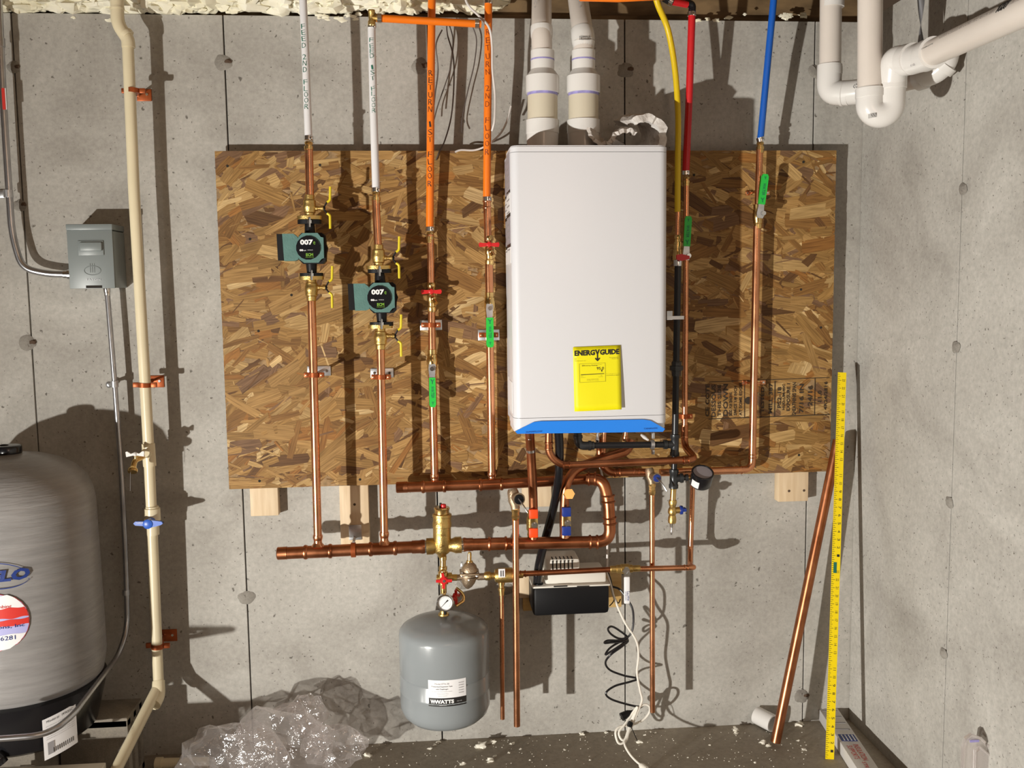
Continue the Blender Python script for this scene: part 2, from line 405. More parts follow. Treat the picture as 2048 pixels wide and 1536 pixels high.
while x > XL:
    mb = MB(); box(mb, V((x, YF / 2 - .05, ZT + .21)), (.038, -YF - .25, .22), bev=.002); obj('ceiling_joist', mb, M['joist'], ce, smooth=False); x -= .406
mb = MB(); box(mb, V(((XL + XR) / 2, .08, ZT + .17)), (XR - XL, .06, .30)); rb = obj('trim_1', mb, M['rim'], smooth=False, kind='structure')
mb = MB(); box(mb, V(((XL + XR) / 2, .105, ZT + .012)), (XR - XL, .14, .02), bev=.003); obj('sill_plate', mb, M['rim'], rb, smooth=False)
# tie holes in the seams: mortar patch, rusty pit as a blob with the hole's shade in its dark colour, and the prints of the form buttons
def tie(px, py, wall, r=.026, s=0, pit=True):
    if wall is wb: o = P(px, py, 0); u = V((1, 0, 0)); nn = V((0, -1, 0))
    else: o = PX(px, py, XR); u = V((0, -1, 0)); nn = V((-1, 0, 0))
    up = V((0, 0, 1)); mb = MB(); vs = [o + nn * .005]; n = 18
    for ring, (q, h) in enumerate(((.55, .0055), (1.0, .0005))):
        for k in range(n):
            a = 2 * PI * k / n; rr = r * q * (1 + .30 * noise.noise(V((math.cos(a) * 1.3, math.sin(a) * 1.3, s * 2.7))))
            vs.append(o + u * math.cos(a) * rr + up * math.sin(a) * rr * .85 + nn * (h + .003 * noise.noise(V((k * .9, s, ring)))))
    fs = [(0, 1 + k, 1 + (k + 1) % n) for k in range(n)] + [(1 + k, 1 + n + k, 1 + n + (k + 1) % n, 1 + (k + 1) % n) for k in range(n)]
    mb.add(vs, fs); t = obj('tie_hole_patch', mb, M['patch'], wall)
    if pit:
        mb = MB(); ball(mb, o + u * r * .55 + up * r * .1 + nn * .003, r * .42, (1, .5, .62) if wall is wb else (.5, 1, .62), 10, 6, .5, s); obj('tie_hole', mb, M['rust'], wall)
for i, (x, y) in enumerate([(28, 135), (40, 410), (56, 686), (446, 125), (493, 1195), (1251, 140), (1632, 143), (840, 133), (1603, 1392), (925, 1168), (1016, 1178)]):
    tie(x, y, wb, .020 if i in (0, 1, 9, 10) else .027, i, i not in (4, 9, 10))
for i, (x, y) in enumerate([(1926, 378), (1912, 694), (1899, 1005), (1887, 1307)]): tie(x, y, wr, .019, 20 + i, False)
# spray foam along the rim
random.seed(3)
mb = MB(); px = -30; rows = []
while px < 990:
    for py, sc in ((-26, 1.2), (-10, 1.1), (4, 1.0), (14, .6)):
        jx = random.uniform(-9, 9); jy = random.uniform(-4, 3); q = random.uniform(.028, .045) * sc
        ball(mb, P(px + jx, py + jy, .0), q, (random.uniform(1, 1.7), .8, random.uniform(.45, .75)), 14, 9, 1.1, random.random() * 50)
    px += random.uniform(16, 30)
obj('spray_foam', mb, M['foam'], label='pale yellow lumpy spray foam sealing the rim above the back wall', cat='spray foam', kind='stuff')
mb = MB()
for k in range(26):
    px = random.choice([random.uniform(60, 240), random.uniform(620, 720), random.uniform(1385, 1500), random.uniform(1540, 1620)])
    ball(mb, P(px, 33 + random.uniform(-6, 9), .0), random.uniform(.004, .009), (1.6, .4, .8), 8, 5, 1, k)
obj('foam_smear', mb, M['foam'], kind='stuff', label='thin foam smears along the top edge of the back wall', cat='spray foam')

# ------------------------------------------------------------------ OSB backer board
TL, TR_, BL, BR = P(430, 303, .049), P(1672, 300, .049), P(458, 978, .049), P(1660, 943, .049)
bx0, bx1, bz1, bz0 = (TL.x + BL.x) / 2, (TR_.x + BR.x) / 2, (TL.z + TR_.z) / 2, (BL.z + BR.z) / 2
osb = thing('backer_board', 'large oriented strand board panel screwed to the back wall behind the heater', 'board', V(((bx0 + bx1) / 2, -.044, bz0)))
mb = MB(); box(mb, V(((bx0 + bx1) / 2, -.0435, (bz0 + bz1) / 2)), (bx1 - bx0, .011, bz1 - bz0)); obj('board_core', mb, M['osbcore'], osb, smooth=False)
mb = MB(); random.seed(11)
pal = [((.32, .18, .056), 30), ((.385, .225, .078), 26), ((.48, .31, .125), 14), ((.24, .120, .034), 18), ((.14, .066, .022), 10), ((.21, .115, .058), 10), ((.60, .42, .20), 5), ((.31, .14, .035), 9)]
cols = [c for c, k in pal for _ in range(k)]
NF = 6200
for i in range(NF):
    lay = i / NF; cx = random.uniform(bx0, bx1); cz = random.uniform(bz0, bz1)
    q = random.random(); Lh = (.022 + .060 * q ** 1.3); Wh = random.uniform(.005, .020) * (.55 + q * .8)
    if random.random() < .34: Wh *= .16; Lh *= .65
    a = random.gauss(0, .36) + (.25 if cx < 0 else -.18); 
    if random.random() < .2: a += random.uniform(-1.2, 1.2)
    ca, sa = math.cos(a), math.sin(a); base = -.0492 - lay * .0016 - random.random() * .0002
    shp = []
    for (u, v) in ((-random.uniform(.9, 1), random.uniform(-.9, -.1)), (-random.uniform(.78, 1), random.uniform(.75, 1)), (random.uniform(-.2, .3), random.uniform(.85, 1.05)), (random.uniform(.75, 1), random.uniform(.7, 1)), (random.uniform(.9, 1.05), random.uniform(-.5, .5)), (random.uniform(.7, .95), -random.uniform(.7, 1)), (random.uniform(-.3, .3), -random.uniform(.85, 1.1)), (-random.uniform(.75, .98), -random.uniform(.7, 1))):
        shp.append((u * Lh, v * Wh))
    c = random.choice(cols); k = random.uniform(.86, 1.14); c = tuple(x * k for x in c)
    tl = random.uniform(-.005, .005); top = []; bot = []; uv = []
    ou, ov = random.random() * 40, random.random() * 40
    for (u, v) in shp:
        x = min(max(cx + u * ca - v * sa, bx0), bx1); z = min(max(cz + u * sa + v * ca, bz0), bz1)
        top.append((x, base + u * tl, z)); bot.append((x, base + .0012 + u * tl, z)); uv.append((u + ou, v + ov))
    n = len(shp); fs = [tuple(range(n))[::-1] if False else tuple(range(n))] + [(j, j + n, (j + 1) % n + n, (j + 1) % n) for j in range(n)]
    mb.add(top + bot, fs, c, uv + uv)
obj('wood_strand', mb, M['strand'], osb, smooth=False, kind='stuff')
mb = MB()
for (x, y) in ((455, 332), (519, 962), (720, 959), (1607, 324), (1642, 655), (1602, 579), (1598, 910), (640, 330), (1003, 960), (500, 478), (1388, 350), (583, 590), (517, 662), (1150, 950), (1296, 940)):
    mb = MB(); lathe(mb, P(x, y, .0508), V((0, -1, 0)), [(0, .0042), (.0006, .0036)], 10); obj('screw', mb, M['dark'], osb)
def stencil(s, x, y0, y1, wd, m='inkosb'):
    a = P(x, y0, .0518); b_ = P(x, y1, .0518); sc = S(x, y0, .05)
    text(s, M[m], osb, (a + b_) / 2, V((0, 0, 1)), V((-1, 0, 0)), width=abs(a.z - b_.z), height=wd / sc, name='stencil_lettering', thick=.0004, bold=.025)
for s, x, y0, y1, wd in (('CE COTE', 1415, 768, 833, 8), ('DESSOUS', 1427, 769, 834, 9), ('THIS SIDE', 1438.5, 769, 833, 7), ('DOWN', 1451, 768, 832, 10),
    ('SIZED FOR SPACING', 1461, 785, 832, 6), ('SPACE 1/8 INCH', 1470.5, 772, 831, 6), ('AT SOME EDGES', 1481, 765, 831, 6), ('TESTED', 1525, 774, 826, 7),
    ('MILL 387', 1541, 766, 827, 7.5), ('PS2-18', 1558.5, 774, 816, 8), ('HUD-UM-40C', 1567, 768, 820, 5), ('EXPOSURE 1', 1576.5, 767, 822, 7),
    ('SHEATHING SPAN', 1588, 765, 830, 8), ('7/16 IN', 1602.5, 768, 826, 9), ('24/16', 1620, 771, 812, 9.5), ('11.0', 1639, 781, 804, 8), ('4R24/2E16', 1651, 763, 820, 6.5)):
    stencil(s, x, y0, y1, wd)
mb = MB()
def bar(mb, a, b_, wpx, d=.0518):
    A = P(a[0], a[1], d); B = P(b_[0], b_[1], d); dr = (B - A).normalized(); nn = dr.cross(V((0, -1, 0))) * (wpx / 2 / S(a[0], a[1], d))
    prism(mb, [A + nn, B + nn, B - nn, A - nn], V((0, -1, 0)), .0004)
for q in (((1418, 764), (1659, 755), 1.2), ((1418, 838), (1659, 829), 1.6), ((1489, 764), (1489, 834), 1.4), ((1550, 762), (1549, 833), 1.8), ((1630, 757), (1629, 830), 1.4), ((1518, 772), (1518, 826), 1.0)): bar(mb, *q)
lathe(mb, P(1497, 801, .0518), V((0, -1, 0)), [(0, .012), (.0003, .012)], 20)
obj('stencil_border', mb, M['inkosb'], osb, smooth=False)

# wood blocks behind the board
def block(name, lab, x0, y0, x1, y1, d1=.038, m='pine', scr=()):
    mb = MB(); bpx(mb, x0, y0, x1, y1, .0005, d1, .002)
    if not scr: obj(name, mb, M[m], label=lab, cat='wood block'); return
    t = thing(name, lab, 'wood block', P((x0 + x1) / 2, y1, d1 / 2)); obj('block_body', mb, M[m], t)
    for (x, y) in scr:
        mb = MB(); lathe(mb, P(x, y, d1), V((0, -1, 0)), [(0, .0042), (.001, .004), (.0014, .002)], 12); obj('screw', mb, M['rust'], t)
block('wood_block', 'pale pine block sticking out under the left end of the strand board', 500, 960, 556, 1032)
block('wood_stud', 'vertical pine two-by-four between the two pump pipes under the strand board', 680, 955, 738, 1112, scr=((709, 1009), (711, 1056)))
block('wood_block', 'short pine block under the strand board behind the black hose', 1045, 950, 1103, 1014)
block('wood_block', 'pine block with two screws under the right end of the strand board', 1557, 930, 1617, 1003, scr=((1578, 982), (1608, 981)))
t = thing('plywood_cleat', 'yellowish plywood cleat behind the condensate pump', 'wood board', P(1140, 1216, .01))
mb = MB(); bpx(mb, 1046, 1143, 1243, 1218, .0005, .02, .001); obj('cleat_body', mb, M['ply'], t)
mb = MB(); bpx(mb, 1034, 1152, 1066, 1196, .020, .038, .002); obj('pine_spacer', mb, M['pine'], t, label='pale notched pine piece')

# ------------------------------------------------------------------ generic plumbing helpers
def run(mb, pts, w, seg=14, R=None, caps=True):
    ps = [P(*p) for p in pts]; s = S(*pts[len(pts) // 2]); r = w / 2 / s
    tube(mb, bend(ps, R if R is not None else r * 2.6) if len(ps) > 2 else ps, r, seg, caps); return r
def copper_run(lab, pts, w, name='copper_pipe', m='copper', fittings=(), R=None, cat='pipe'):
    """pipe with sleeves: fittings = list of (a, b, width) pixel triples pairs"""
    t = thing(name, lab, cat, P(*pts[-1])); mb = MB(); run(mb, pts, w, R=R); obj('pipe_body', mb, M[m], t)
    for (a, b_, wf) in fittings:
        mb = MB(); lat(mb, a, b_, [(0, wf * .98), (0, wf * 1.16), (.10, wf * 1.22), (.2, wf * 1.16), (.24, wf), (.76, wf), (.8, wf * 1.16), (.9, wf * 1.22), (1, wf * 1.16), (1, wf * .98)], 18)
        obj('coupling', mb, M[m], t)
    return t
def ring_clamp(parent, x, y, d, w, dx=0.0, name='crimp_ring'):
    "stainless crimp ring with ear"
    mb = MB(); lat(mb, (x - dx, y - 4, d), (x + dx, y + 4, d), [(0, w), (0, w * 1.16), (1, w * 1.16), (1, w)], 18)
    s = S(x, y, d); box(mb, P(x + w * .28, y, d + w * .5 / s), (5 / s, 4 / s, 6 / s), bev=.0008); return obj(name, mb, M['chrome'], parent)
def adapter(parent, x, y0, y1, d, w, x1=None, m='brass', name='adapter'):
    x1 = x if x1 is None else x1; mb = MB()
    lat(mb, (x, y0, d), (x1, y1, d), [(0, w * .86), (.08, w * 1.02), (.22, w * 1.02), (.26, w * .84), (.4, w * .84), (.42, w * 1.14), (.7, w * 1.14), (.72, w * 1.0), (1, w * 1.0)], 12)
    return obj(name, mb, M[m], parent)
def lettering_on_pipe(s, m, parent, pts, d, w, hgt, dfun=None):
    "upright letters stacked down a pipe: pts = (x0, y0) .. (x1, y1) of first and last letter centre"
    (x0, y0), (x1, y1) = pts; n = len(s); parent = bodies[parent.name]
    for i, ch in enumerate(s):
        if ch == ' ': continue
        t = i / (n - 1); x = x0 + (x1 - x0) * t; y = y0 + (y1 - y0) * t; d = dfun(y) if dfun else d
        sc = S(x, y, d); r = w / 2 / sc; o = P(x, y, d)
        jz = random.uniform(-.0012, .0012); jr = random.uniform(-.12, .12)
        def wrap(a, b, o=o, r=r, jz=jz, jr=jr):
            a2 = a * math.cos(jr) - b * math.sin(jr); b2 = a * math.sin(jr) + b * math.cos(jr)
            th = a2 / r - .15; return V((o.x + math.sin(th) * (r + .0011), o.y - math.cos(th) * (r + .0011), o.z + b2 + jz))
        text(ch, m, parent, o, V((1, 0, 0)), V((0, 0, 1)), width=w * (.46 if ch not in '1I' else .2) / sc, height=hgt / sc, name='handwriting', wrap=wrap, bold=-.012)

# ---- PEX
bodies = {}
def pex(lab, pts, w, m, ends=(), R=.05, name='pex_pipe', smooth=False):
    t = thing(name, lab, 'pipe', P(*pts[-1])); mb = MB(); ps = [P(*p) for p in pts]; r = w / 2 / S(*pts[len(pts) // 2])
    tube(mb, smooth_path(ps) if smooth else ps, r, 16); bodies[t.name] = obj('pipe_body', mb, M[m], t)
    for (x, y, d, dx) in ends: ring_clamp(t, x, y, d, w * 1.02, dx)
    return t
random.seed(5)
DP = .18; DR = .095
t = pex('white plastic pipe marked FEED 2ND FLOOR in green', [(604, -45, DP), (611, 110, DP), (617, 276, DP)], 15.5, 'pexw', [(617.5, 276, DP, 0)])
lettering_on_pipe('FEED 2ND FLOOR', M['inkgreen'], t, ((608, 55), (615, 215)), DP, 15.5, 9.5)
t = pex('white plastic pipe marked FEED 1ST FLOOR in green', [(743, 52, DP), (747, 220, DP), (752, 380, DP)], 15.5, 'pexw', [(743.5, 52, DP, 0), (752, 380, DP, 0)])
lettering_on_pipe('FEED 1ST FLOOR', M['inkgreen'], t, ((744, 82), (749, 222)), DP, 15.5, 8.5)
DO = .12
t = pex('orange plastic pipe marked RETURN 1ST FLOOR in black', [(864, -45, DO), (862, 150, DO), (859.5, 456, DR)], 15.5, 'pexo', [(860, 458, DR, 0)])
lettering_on_pipe('RETURN 1ST FLOOR', M['ink'], t, ((862, 147), (860.2, 368)), DO, 15.5, 11, lambda y: DO - max(0, y - 150) / 306 * .025)
t = pex('orange plastic pipe marked RETURN 2ND FLOOR, nearest the white heater', [(977, -45, DO), (976, 150, DO), (973.5, 396, DR)], 15.5, 'pexo', [(974, 398, DR, 0), (976, 4, DO, 0)])
lettering_on_pipe('RETURN 2ND FLOOR', M['inkbrown'], t, ((976.3, 66), (974.5, 305)), DO, 15.5, 11, lambda y: DO - max(0, y - 150) / 246 * .025)
DC = .19
t = thing('pex_pipe', 'short orange pipe crossing level below the spray foam', 'pipe', P(860, 46, DC))
mb = MB(); run(mb, [(752, 36, DC), (962, 48, .16)], 15); obj('pipe_body', mb, M['pexo'], t)
for (x, y, dd) in ((759, 36.5, DC), (954, 47.5, .16)):
    mb = MB(); lat(mb, (x - 4, y, dd), (x + 4, y + .3, dd), [(0, 16), (0, 19), (1, 19), (1, 16)]); obj('crimp_ring', mb, M['chrome'], t)
t = thing('brass_tee', 'brass tee joining the white pipe to the crossing orange pipe', 'fitting', P(743, 50, DC))
mb = MB(); lat(mb, (743, 20, DC), (743.5, 50, DC), [(0, 12), (0, 14), (.2, 14), (.25, 12), (.7, 12), (.75, 15), (1, 15)]); obj('run', mb, M['brass_cast'], t)
mb = MB(); lat(mb, (743, 35, DC), (758, 36, DC), [(0, 12), (.5, 12), (.55, 16), (.8, 16), (.85, 12), (1, 12)], 12); obj('branch', mb, M['brass_cast'], t)
t = pex('orange plastic pipe running along the ceiling above the heater', [(1160, -9, .5), (1235, -7, .5), (1330, -12, .5)], 22, 'pexo')
t = pex('yellow coated gas pipe coming down right of the heater', [(1300, -60, .22), (1314, 4, .2), (1336, 60, .17), (1350, 140, .16), (1356, 230, .16), (1355.5, 330, .16), (1355, 424, .16)], 12, 'pexy', smooth=True, name='gas_pipe')
t = pex('red plastic pipe right of the yellow gas pipe', [(1384, 26, .16), (1379, 180, .14), (1371.5, 348, .11)], 14.5, 'pexr', [(1383.5, 28, .16, 0), (1371.5, 346, .11, 0)])
mb = MB(); tube(mb, bend([P(1384, 26, .16), P(1385, 8, .16), P(1368, 7, .17)], .03), 7.5 / S(1385, 8, .16), 12); obj('elbow', mb, M['blackgloss'], t)
mb = MB(); run(mb, [(1374, 9, .17), (1344, 3, .19)], 14); obj('short_branch', mb, M['pexr'], t)
mb = MB(); lat(mb, (1345, 4, .19), (1338, 1, .19), [(0, 14), (0, 18), (1, 18), (1, 10)]); obj('crimp_ring', mb, M['chrome'], t)
mb = MB(); lat(mb, (1340, 3, .19), (1328, -4, .19), [(0, 12), (.3, 15), (1, 15)]); obj('coupling', mb, M['blackgloss'], t)
t = pex('blue plastic pipe coming down right of the heater', [(1550, -30, .15), (1545, 25, .145), (1534, 140, .12), (1521, 278, .1)], 13.5, 'pexb', [(1521, 279, .1, 1)])

# ---- pumps and their isolation valves
def iso_valve(lab, cx, fy, up, d=DP):
    "flanged isolation valve; fy = flange centre row, up: body above the flange"
    g = -1 if up else 1; s = S(cx, fy, d); t = thing('isolation_valve', lab, 'valve', P(cx, fy + (0 if up else 45), d))
    mb = MB(); o = P(cx, fy, d); pts = []
    for k in range(24):
        a = 2 * PI * k / 24; pts.append(o + V((math.cos(a) * 24.5 / s, math.sin(a) * 15 / s, -3.6 / s)))
    prism(mb, pts, V((0, 0, 1)), 7.2 / s); obj('flange', mb, M['brass_cast'], t)
    mb = MB(); h = 46
    lat(mb, (cx, fy + g * 3, d), (cx, fy + g * h, d), [(0, 19), (.14, 20), (.18, 24), (.3, 24), (.34, 26), (.5, 26.5), (.62, 24), (.66, 25), (.74, 24), (.78, 19.5), (.98, 19), (1, 17)], 20)
    obj('valve_body', mb, M['brass_cast'], t)
    yb = fy + g * 19
    mb = MB(); lat(mb, (cx + 8, yb, d), (cx + 28, yb, d), [(0, 11), (.4, 11), (.45, 8), (.7, 8), (.75, 12), (1, 12)], 12); obj('drain_stem', mb, M['brass_cast'], t)
    mb = MB(); lat(mb, (cx + 27, yb, d), (cx + 31, yb + 2, d), [(0, 9), (1, 8)], 6)
    for sg in (-1, 1):
        tube(mb, [P(cx + 29, yb + sg * 2, d), P(cx + 34, yb + sg * 10 - 1, d + .005), P(cx + 37, yb + sg * 12 - 1, d + .006)], 1.6 / s, 8)
    obj('lever_stem', mb, M['blackpipe'], t)
    for sg in (-1, 1):
        mb = MB(); tube(mb, bend([P(cx + 35, yb + sg * 11 - 1, d + .006), P(cx + 41, yb + sg * 15 - 1, d + .006), P(cx + 41.5, yb + sg * 42 - 1, d + .006)], .008), 2.5 / s, 10)
        obj('lever', mb, M['yellowh'], t)
    return t
def pump(lab, cx, cy, d=DP):
    s = S(cx, cy, d); t = thing('circulator_pump', lab, 'pump', P(cx, cy + 58, d))
    X = lambda u: P(cx + u, cy, d).x; Z = lambda v: P(cx, cy + v, d).z
    o = P(cx, cy, d); k = 1 / s
    def plate(name, poly, y0, y1, m, inset=0):
        mb = MB(); prism(mb, [V((o.x + u * k, -(d + y0 * k), o.z - v * k)) for u, v in poly], V((0, -1, 0)), (y1 - y0) * k)
        return obj(name, mb, M[m], t, ang=25)
    # cast volute with necks and flanges
    mb = MB(); lat(mb, (cx - 1, cy - 55, d), (cx + 4, cy + 55, d), [(0, 15), (.05, 19), (.1, 20), (.24, 22), (.3, 40), (.7, 42), (.77, 22), (.9, 20), (.95, 19), (1, 15)], 24)
    obj('volute', mb, M['black'], t)
    for yy, cxx in ((-53, -1), (53, 3)):
        mb = MB(); q = P(cx + cxx, cy + yy, d)
        prism(mb, [q + V((math.cos(a * PI / 12) * 23.5 * k, math.sin(a * PI / 12) * 14 * k, -4 * k)) for a in range(24)], V((0, 0, 1)), 8 * k); obj('flange', mb, M['black'], t)
        mb = MB(); lat(mb, (cx + cxx, cy + yy - 10, d + 14 * k), (cx + cxx, cy + yy + 10, d + 14 * k), [(0, 4), (.1, 5), (.3, 5), (.32, 10), (.62, 10), (.64, 5), (1, 5)], 6); obj('flange_bolt', mb, M['chrome'], t)
    plate('motor_casing', [(-19, -24), (-13, -30), (26, -30), (32, -25), (33, -8), (36, 0), (33, 10), (32, 26), (27, 31), (-12, 31), (-19, 24)], -6, 20, 'black')
    plate('control_box', [(-50, -28), (-28, -28), (-20, -21), (-20, 22), (-27, 25), (-48, 25)], 4, 26, 'pumpgreen')
    plate('end_cap', [(-61, -28), (-50, -28), (-49, 24), (-60, 24)], 0, 25, 'black')
    plate('front_cover', [(-23, -12), (-18, -22), (-10, -29), (19, -29), (25, -21), (30, -20), (30, 20), (25, 22), (19, 29), (-9, 29), (-18, 22), (-23, 13)], 18, 28, 'pumpgreen')
    fp = plate('display', [(math.cos(a) * 23.5 * (1 + .0) , math.sin(a) * 23.5) for a in [PI / 16 + j * PI / 8 for j in range(16)]], 27, 31, 'blackgloss')
    yy = d + 31 * k
    def tx(st, u, v, wd, h, m, bold=.0):
        text(st, M[m], fp, V((o.x + u * k, -yy, o.z - v * k)), V((1, 0, 0)), V((0, 0, 1)), width=wd * k, height=h * k, bold=bold)
    tx('007', -2.5, -11, 25, 10.5, 'white', .045); tx('e', 12.5, -9.5, 4, 6, 'greenprint')
    tx('00', -13, 4.5, 7, 4, 'white', .05); tx('ecm', -6.5, 5.2, 5, 2, 'white'); tx('HIGH', 4, 4.3, 10, 1.4, 'white')
    tx('ECM', 2.5, 13.5, 14, 6, 'greenprint', .04); tx('CIRCULATOR', 2.5, 18.5, 16, 1.8, 'greenprint')
    return t
iso_valve('brass flanged valve with yellow levers above the upper left pump', 619, 435.5, True)
pump('green and black circulator pump, the higher one at the left', 620, 497)
iso_valve('brass flanged valve with yellow levers below the upper left pump', 623, 556, False)
iso_valve('brass flanged valve with yellow levers above the lower pump', 757, 535, True)
pump('green and black circulator pump, the lower one right of the first', 760, 595)
iso_valve('brass flanged valve with yellow levers below the lower pump', 761, 653, False)
t = copper_run('short copper pipe above the upper left pump', [(617.5, 296, DP), (620, 400, DP)], 16.5, fittings=()); adapter(t, 617.5, 283, 306, DP, 16.5)
t = copper_run('short copper pipe above the lower pump', [(751.5, 400, DP), (756, 495, DP)], 15.5); adapter(t, 752, 384, 408, DP, 15.5)
def reducing_tee(t, x, y0, y1, d, w, x0=None):
    mb = MB(); x0 = x if x0 is None else x0
    lat(mb, (x0, y0, d), (x, y1, d), [(0, w), (0, w * 1.15), (.2, w * 1.22), (.4, w * 1.1), (.5, w * .95), (.7, w * 1.0), (1, w * 1.6)], 18); obj('tee_branch', mb, M['copper'], t)
t = copper_run('long copper riser below the upper left pump', [(623, 600, DP), (636, 1092, DP)], 16.5); reducing_tee(t, 636, 1070, 1092, DP, 16.5, 635.5)
t = copper_run('long copper riser below the lower pump', [(761, 697, DP), (769, 1088, DP)], 16); reducing_tee(t, 769, 1064, 1088, DP, 16, 768.5)

# ---- brackets
def strut_plate(lab, x, y, w, h, d0, dpipe, wp, clampy=0, m='galv', xp=None):
    t = thing('pipe_hanger', lab, 'bracket', P(x, y + h / 2, d0)); s = S(x, y, d0)
    mb = MB(); bpx(mb, x - w / 2, y - h / 2, x + w / 2, y + h / 2, d0 - .003, d0 + .002, .0015); obj('back_plate', mb, M[m], t)
    mb = MB()
    for sg in (-1, 1): lathe(mb, P(x + sg * w * .33, y, d0 + .002), V((0, -1, 0)), [(0, .004), (.002, .004), (.003, .002)], 10)
    obj('screw', mb, M['rust'], t)
    xp = x if xp is None else xp
    if dpipe - d0 > .05:
        mb = MB(); tube(mb, [P(xp, y + clampy, d0), P(xp, y + clampy, dpipe - wp / 2 / s)], .0045, 10); obj('standoff_rod', mb, M['galv'], t)
    mb = MB(); lat(mb, (xp, y + clampy - 4.5, dpipe), (xp, y + clampy + 4.5, dpipe), [(0, wp), (0, wp + 4), (1, wp + 4), (1, wp)], 20)
    for sg in (-1, 1):
        bpx(mb, xp + sg * (wp / 2 + 6) - 6, y + clampy - 5, xp + sg * (wp / 2 + 6) + 6, y + clampy + 5, dpipe - .006, dpipe + .003, .002)
    obj('pipe_clamp', mb, M['copper_paint'], t)
    mb = MB()
    for sg in (-1, 1): lathe(mb, P(xp + sg * (wp / 2 + 7), y + clampy, dpipe + .003), V((0, -1, 0)), [(0, .0035), (.0018, .0035), (.0026, .0015)], 8)
    obj('clamp_screw', mb, M['copper'], t)
    return t
strut_plate('steel plate hanger on the riser below the upper left pump', 638, 742, 47, 20, .0535, DP, 16.5, 8, xp=628)
strut_plate('steel plate hanger on the riser below the lower pump', 764, 746, 46, 19, .0535, DP, 16, 8, xp=762)
strut_plate('steel plate hanger on the first floor return pipe', 862, 650, 44, 21, .0535, DR, 15, 0)
strut_plate('steel plate hanger behind the green lever of the second return pipe', 977.5, 670, 43, 22, .0535, DR, 15, 0)

# ---- return lines with boiler drains and ball valves
def drain_cock(lab, x, y, d, w, hcol='redh'):
    t = thing('drain_valve', lab, 'valve', P(x, y + 28, d)); mb = MB()
    lat(mb, (x, y - 20, d), (x + 1, y + 40, d), [(0, w), (.04, w * 1.25), (.14, w * 1.25), (.18, w), (.35, w * 1.05), (.42, w * 1.3), (.6, w * 1.35), (.66, w), (.8, w), (.82, w * 1.3), (.94, w * 1.3), (1, w)], 16)
    obj('valve_body', mb, M['brass'], t)
    mb = MB(); s = S(x, y, d); c = P(x + 4, y + 12, d + .016); tube(mb, [P(x + 1, y + 12, d), c, P(x + 9, y + 22, d + .028)], 4.6 / s, 12)
    ball(mb, c, 6 / s); obj('spout', mb, M['brass'], t)
    mb = MB()
    for sg in (-1, 1):
        A = P(x, y - 2, d + .016)
        poly = [A + V((sg * u / s, 0, v / s)) for u, v in ((2, -3), (10, -4.5), (19, -5), (21, 0), (19, 4), (11, 3), (2, 3))]
        prism(mb, poly, V((0, -1, 0)), .006)
    lathe(mb, P(x, y - 2, d + .014), V((0, -1, 0)), [(0, 5 / s), (.009, 5 / s), (.010, 3 / s)], 12)
    obj('wing_handle', mb, M[hcol], t); return t
def ball_valve(lab, x, y, d, w, ly, dirn, tilt=0, sleeve='green', body=(24, 26), slw=13, txt=True, lx=0):
    "vertical ball valve; lever pivots at (x, y+ly)"
    t = thing('ball_valve', lab, 'valve', P(x, y + body[1], d)); s = S(x, y, d); k = 1 / s
    mb = MB(); lat(mb, (x, y - body[0], d), (x + .6, y + body[1], d), [(0, w), (.02, w * 1.2), (.2, w * 1.2), (.22, w * 1.35), (.34, w * 1.35), (.38, w * 1.5), (.62, w * 1.5), (.66, w * 1.35), (.78, w * 1.35), (.8, w * 1.2), (.98, w * 1.2), (1, w)], 16)
    obj('valve_body', mb, M['brass'], t)
    o = P(x + lx, y + ly, d + .026); mb = MB(); lathe(mb, P(x + lx, y + ly, d), V((0, -1, 0)), [(0, 6 * k), (.02, 6 * k), (.02, 3.5 * k), (.032, 3.5 * k), (.032, 4.5 * k), (.036, 4.5 * k), (.036, 2 * k)], 8); obj('stem_nut', mb, M['chrome'], t)
    rt = Matrix.Rotation(-tilt * dirn, 3, 'Y')
    def pl(poly, y0, th): 
        return [o + rt @ V((u * k, -y0, -dirn * v * k)) for u, v in poly]
    mb = MB(); prism(mb, pl([(-6, -8), (6, -8), (8, -3), (6.5, 6), (5.5, 20), (5.5, 30), (-5.5, 30), (-5.5, 20), (-7, 2)], 0, 0), V((0, -1, 0)), .003); obj('lever', mb, M['galv'], t)
    e = 78; mb = MB(); h = slw / 2
    prism(mb, pl([(-h, 19), (h, 19), (h + .4, 50), (h + .4, e - 5), (h - 2, e), (-h + 2, e), (-h - .4, e - 5), (-h - .4, 50)], -.0025, 0), V((0, -1, 0)), .0085); grip = obj('grip', mb, M[sleeve], t)
    if txt:
        c2 = o + rt @ V((0, -.0067, -dirn * 48 * k)); 
        text('WATER', M['inkgreen'], grip, c2, rt @ V((0, 0, -1)), rt @ V((1, 0, 0)), width=24 * k, height=6 * k)
        c3 = o + rt @ V((0, -.0067, -dirn * 27 * k)); text('Y', M['inkgreen'], grip, c3, V((1, 0, 0)), V((0, 0, 1)), width=8 * k, height=9 * k)
        c3 = o + rt @ V((0, -.0067, -dirn * 70 * k)); text('T', M['inkgreen'], grip, c3, V((1, 0, 0)), V((0, 0, 1)), width=5 * k, height=5 * k)
    return t
t = copper_run('copper pipe between the first orange return pipe and its red drain valve', [(861, 470, DR), (862, 580, DR)], 14); adapter(t, 860.5, 464, 486, DR, 14.5)
drain_cock('brass drain valve with red wing handle on the first return pipe, the lower one', 862.5, 585, DR, 14)
copper_run('copper pipe from the lower red drain valve to the green lever', [(863, 615, DR), (864, 700, DR)], 15)
ball_valve('ball valve with green grip on the first floor return pipe, hanging lower', 864, 722, DR, 14.5, 14, 1, slw=12.5)
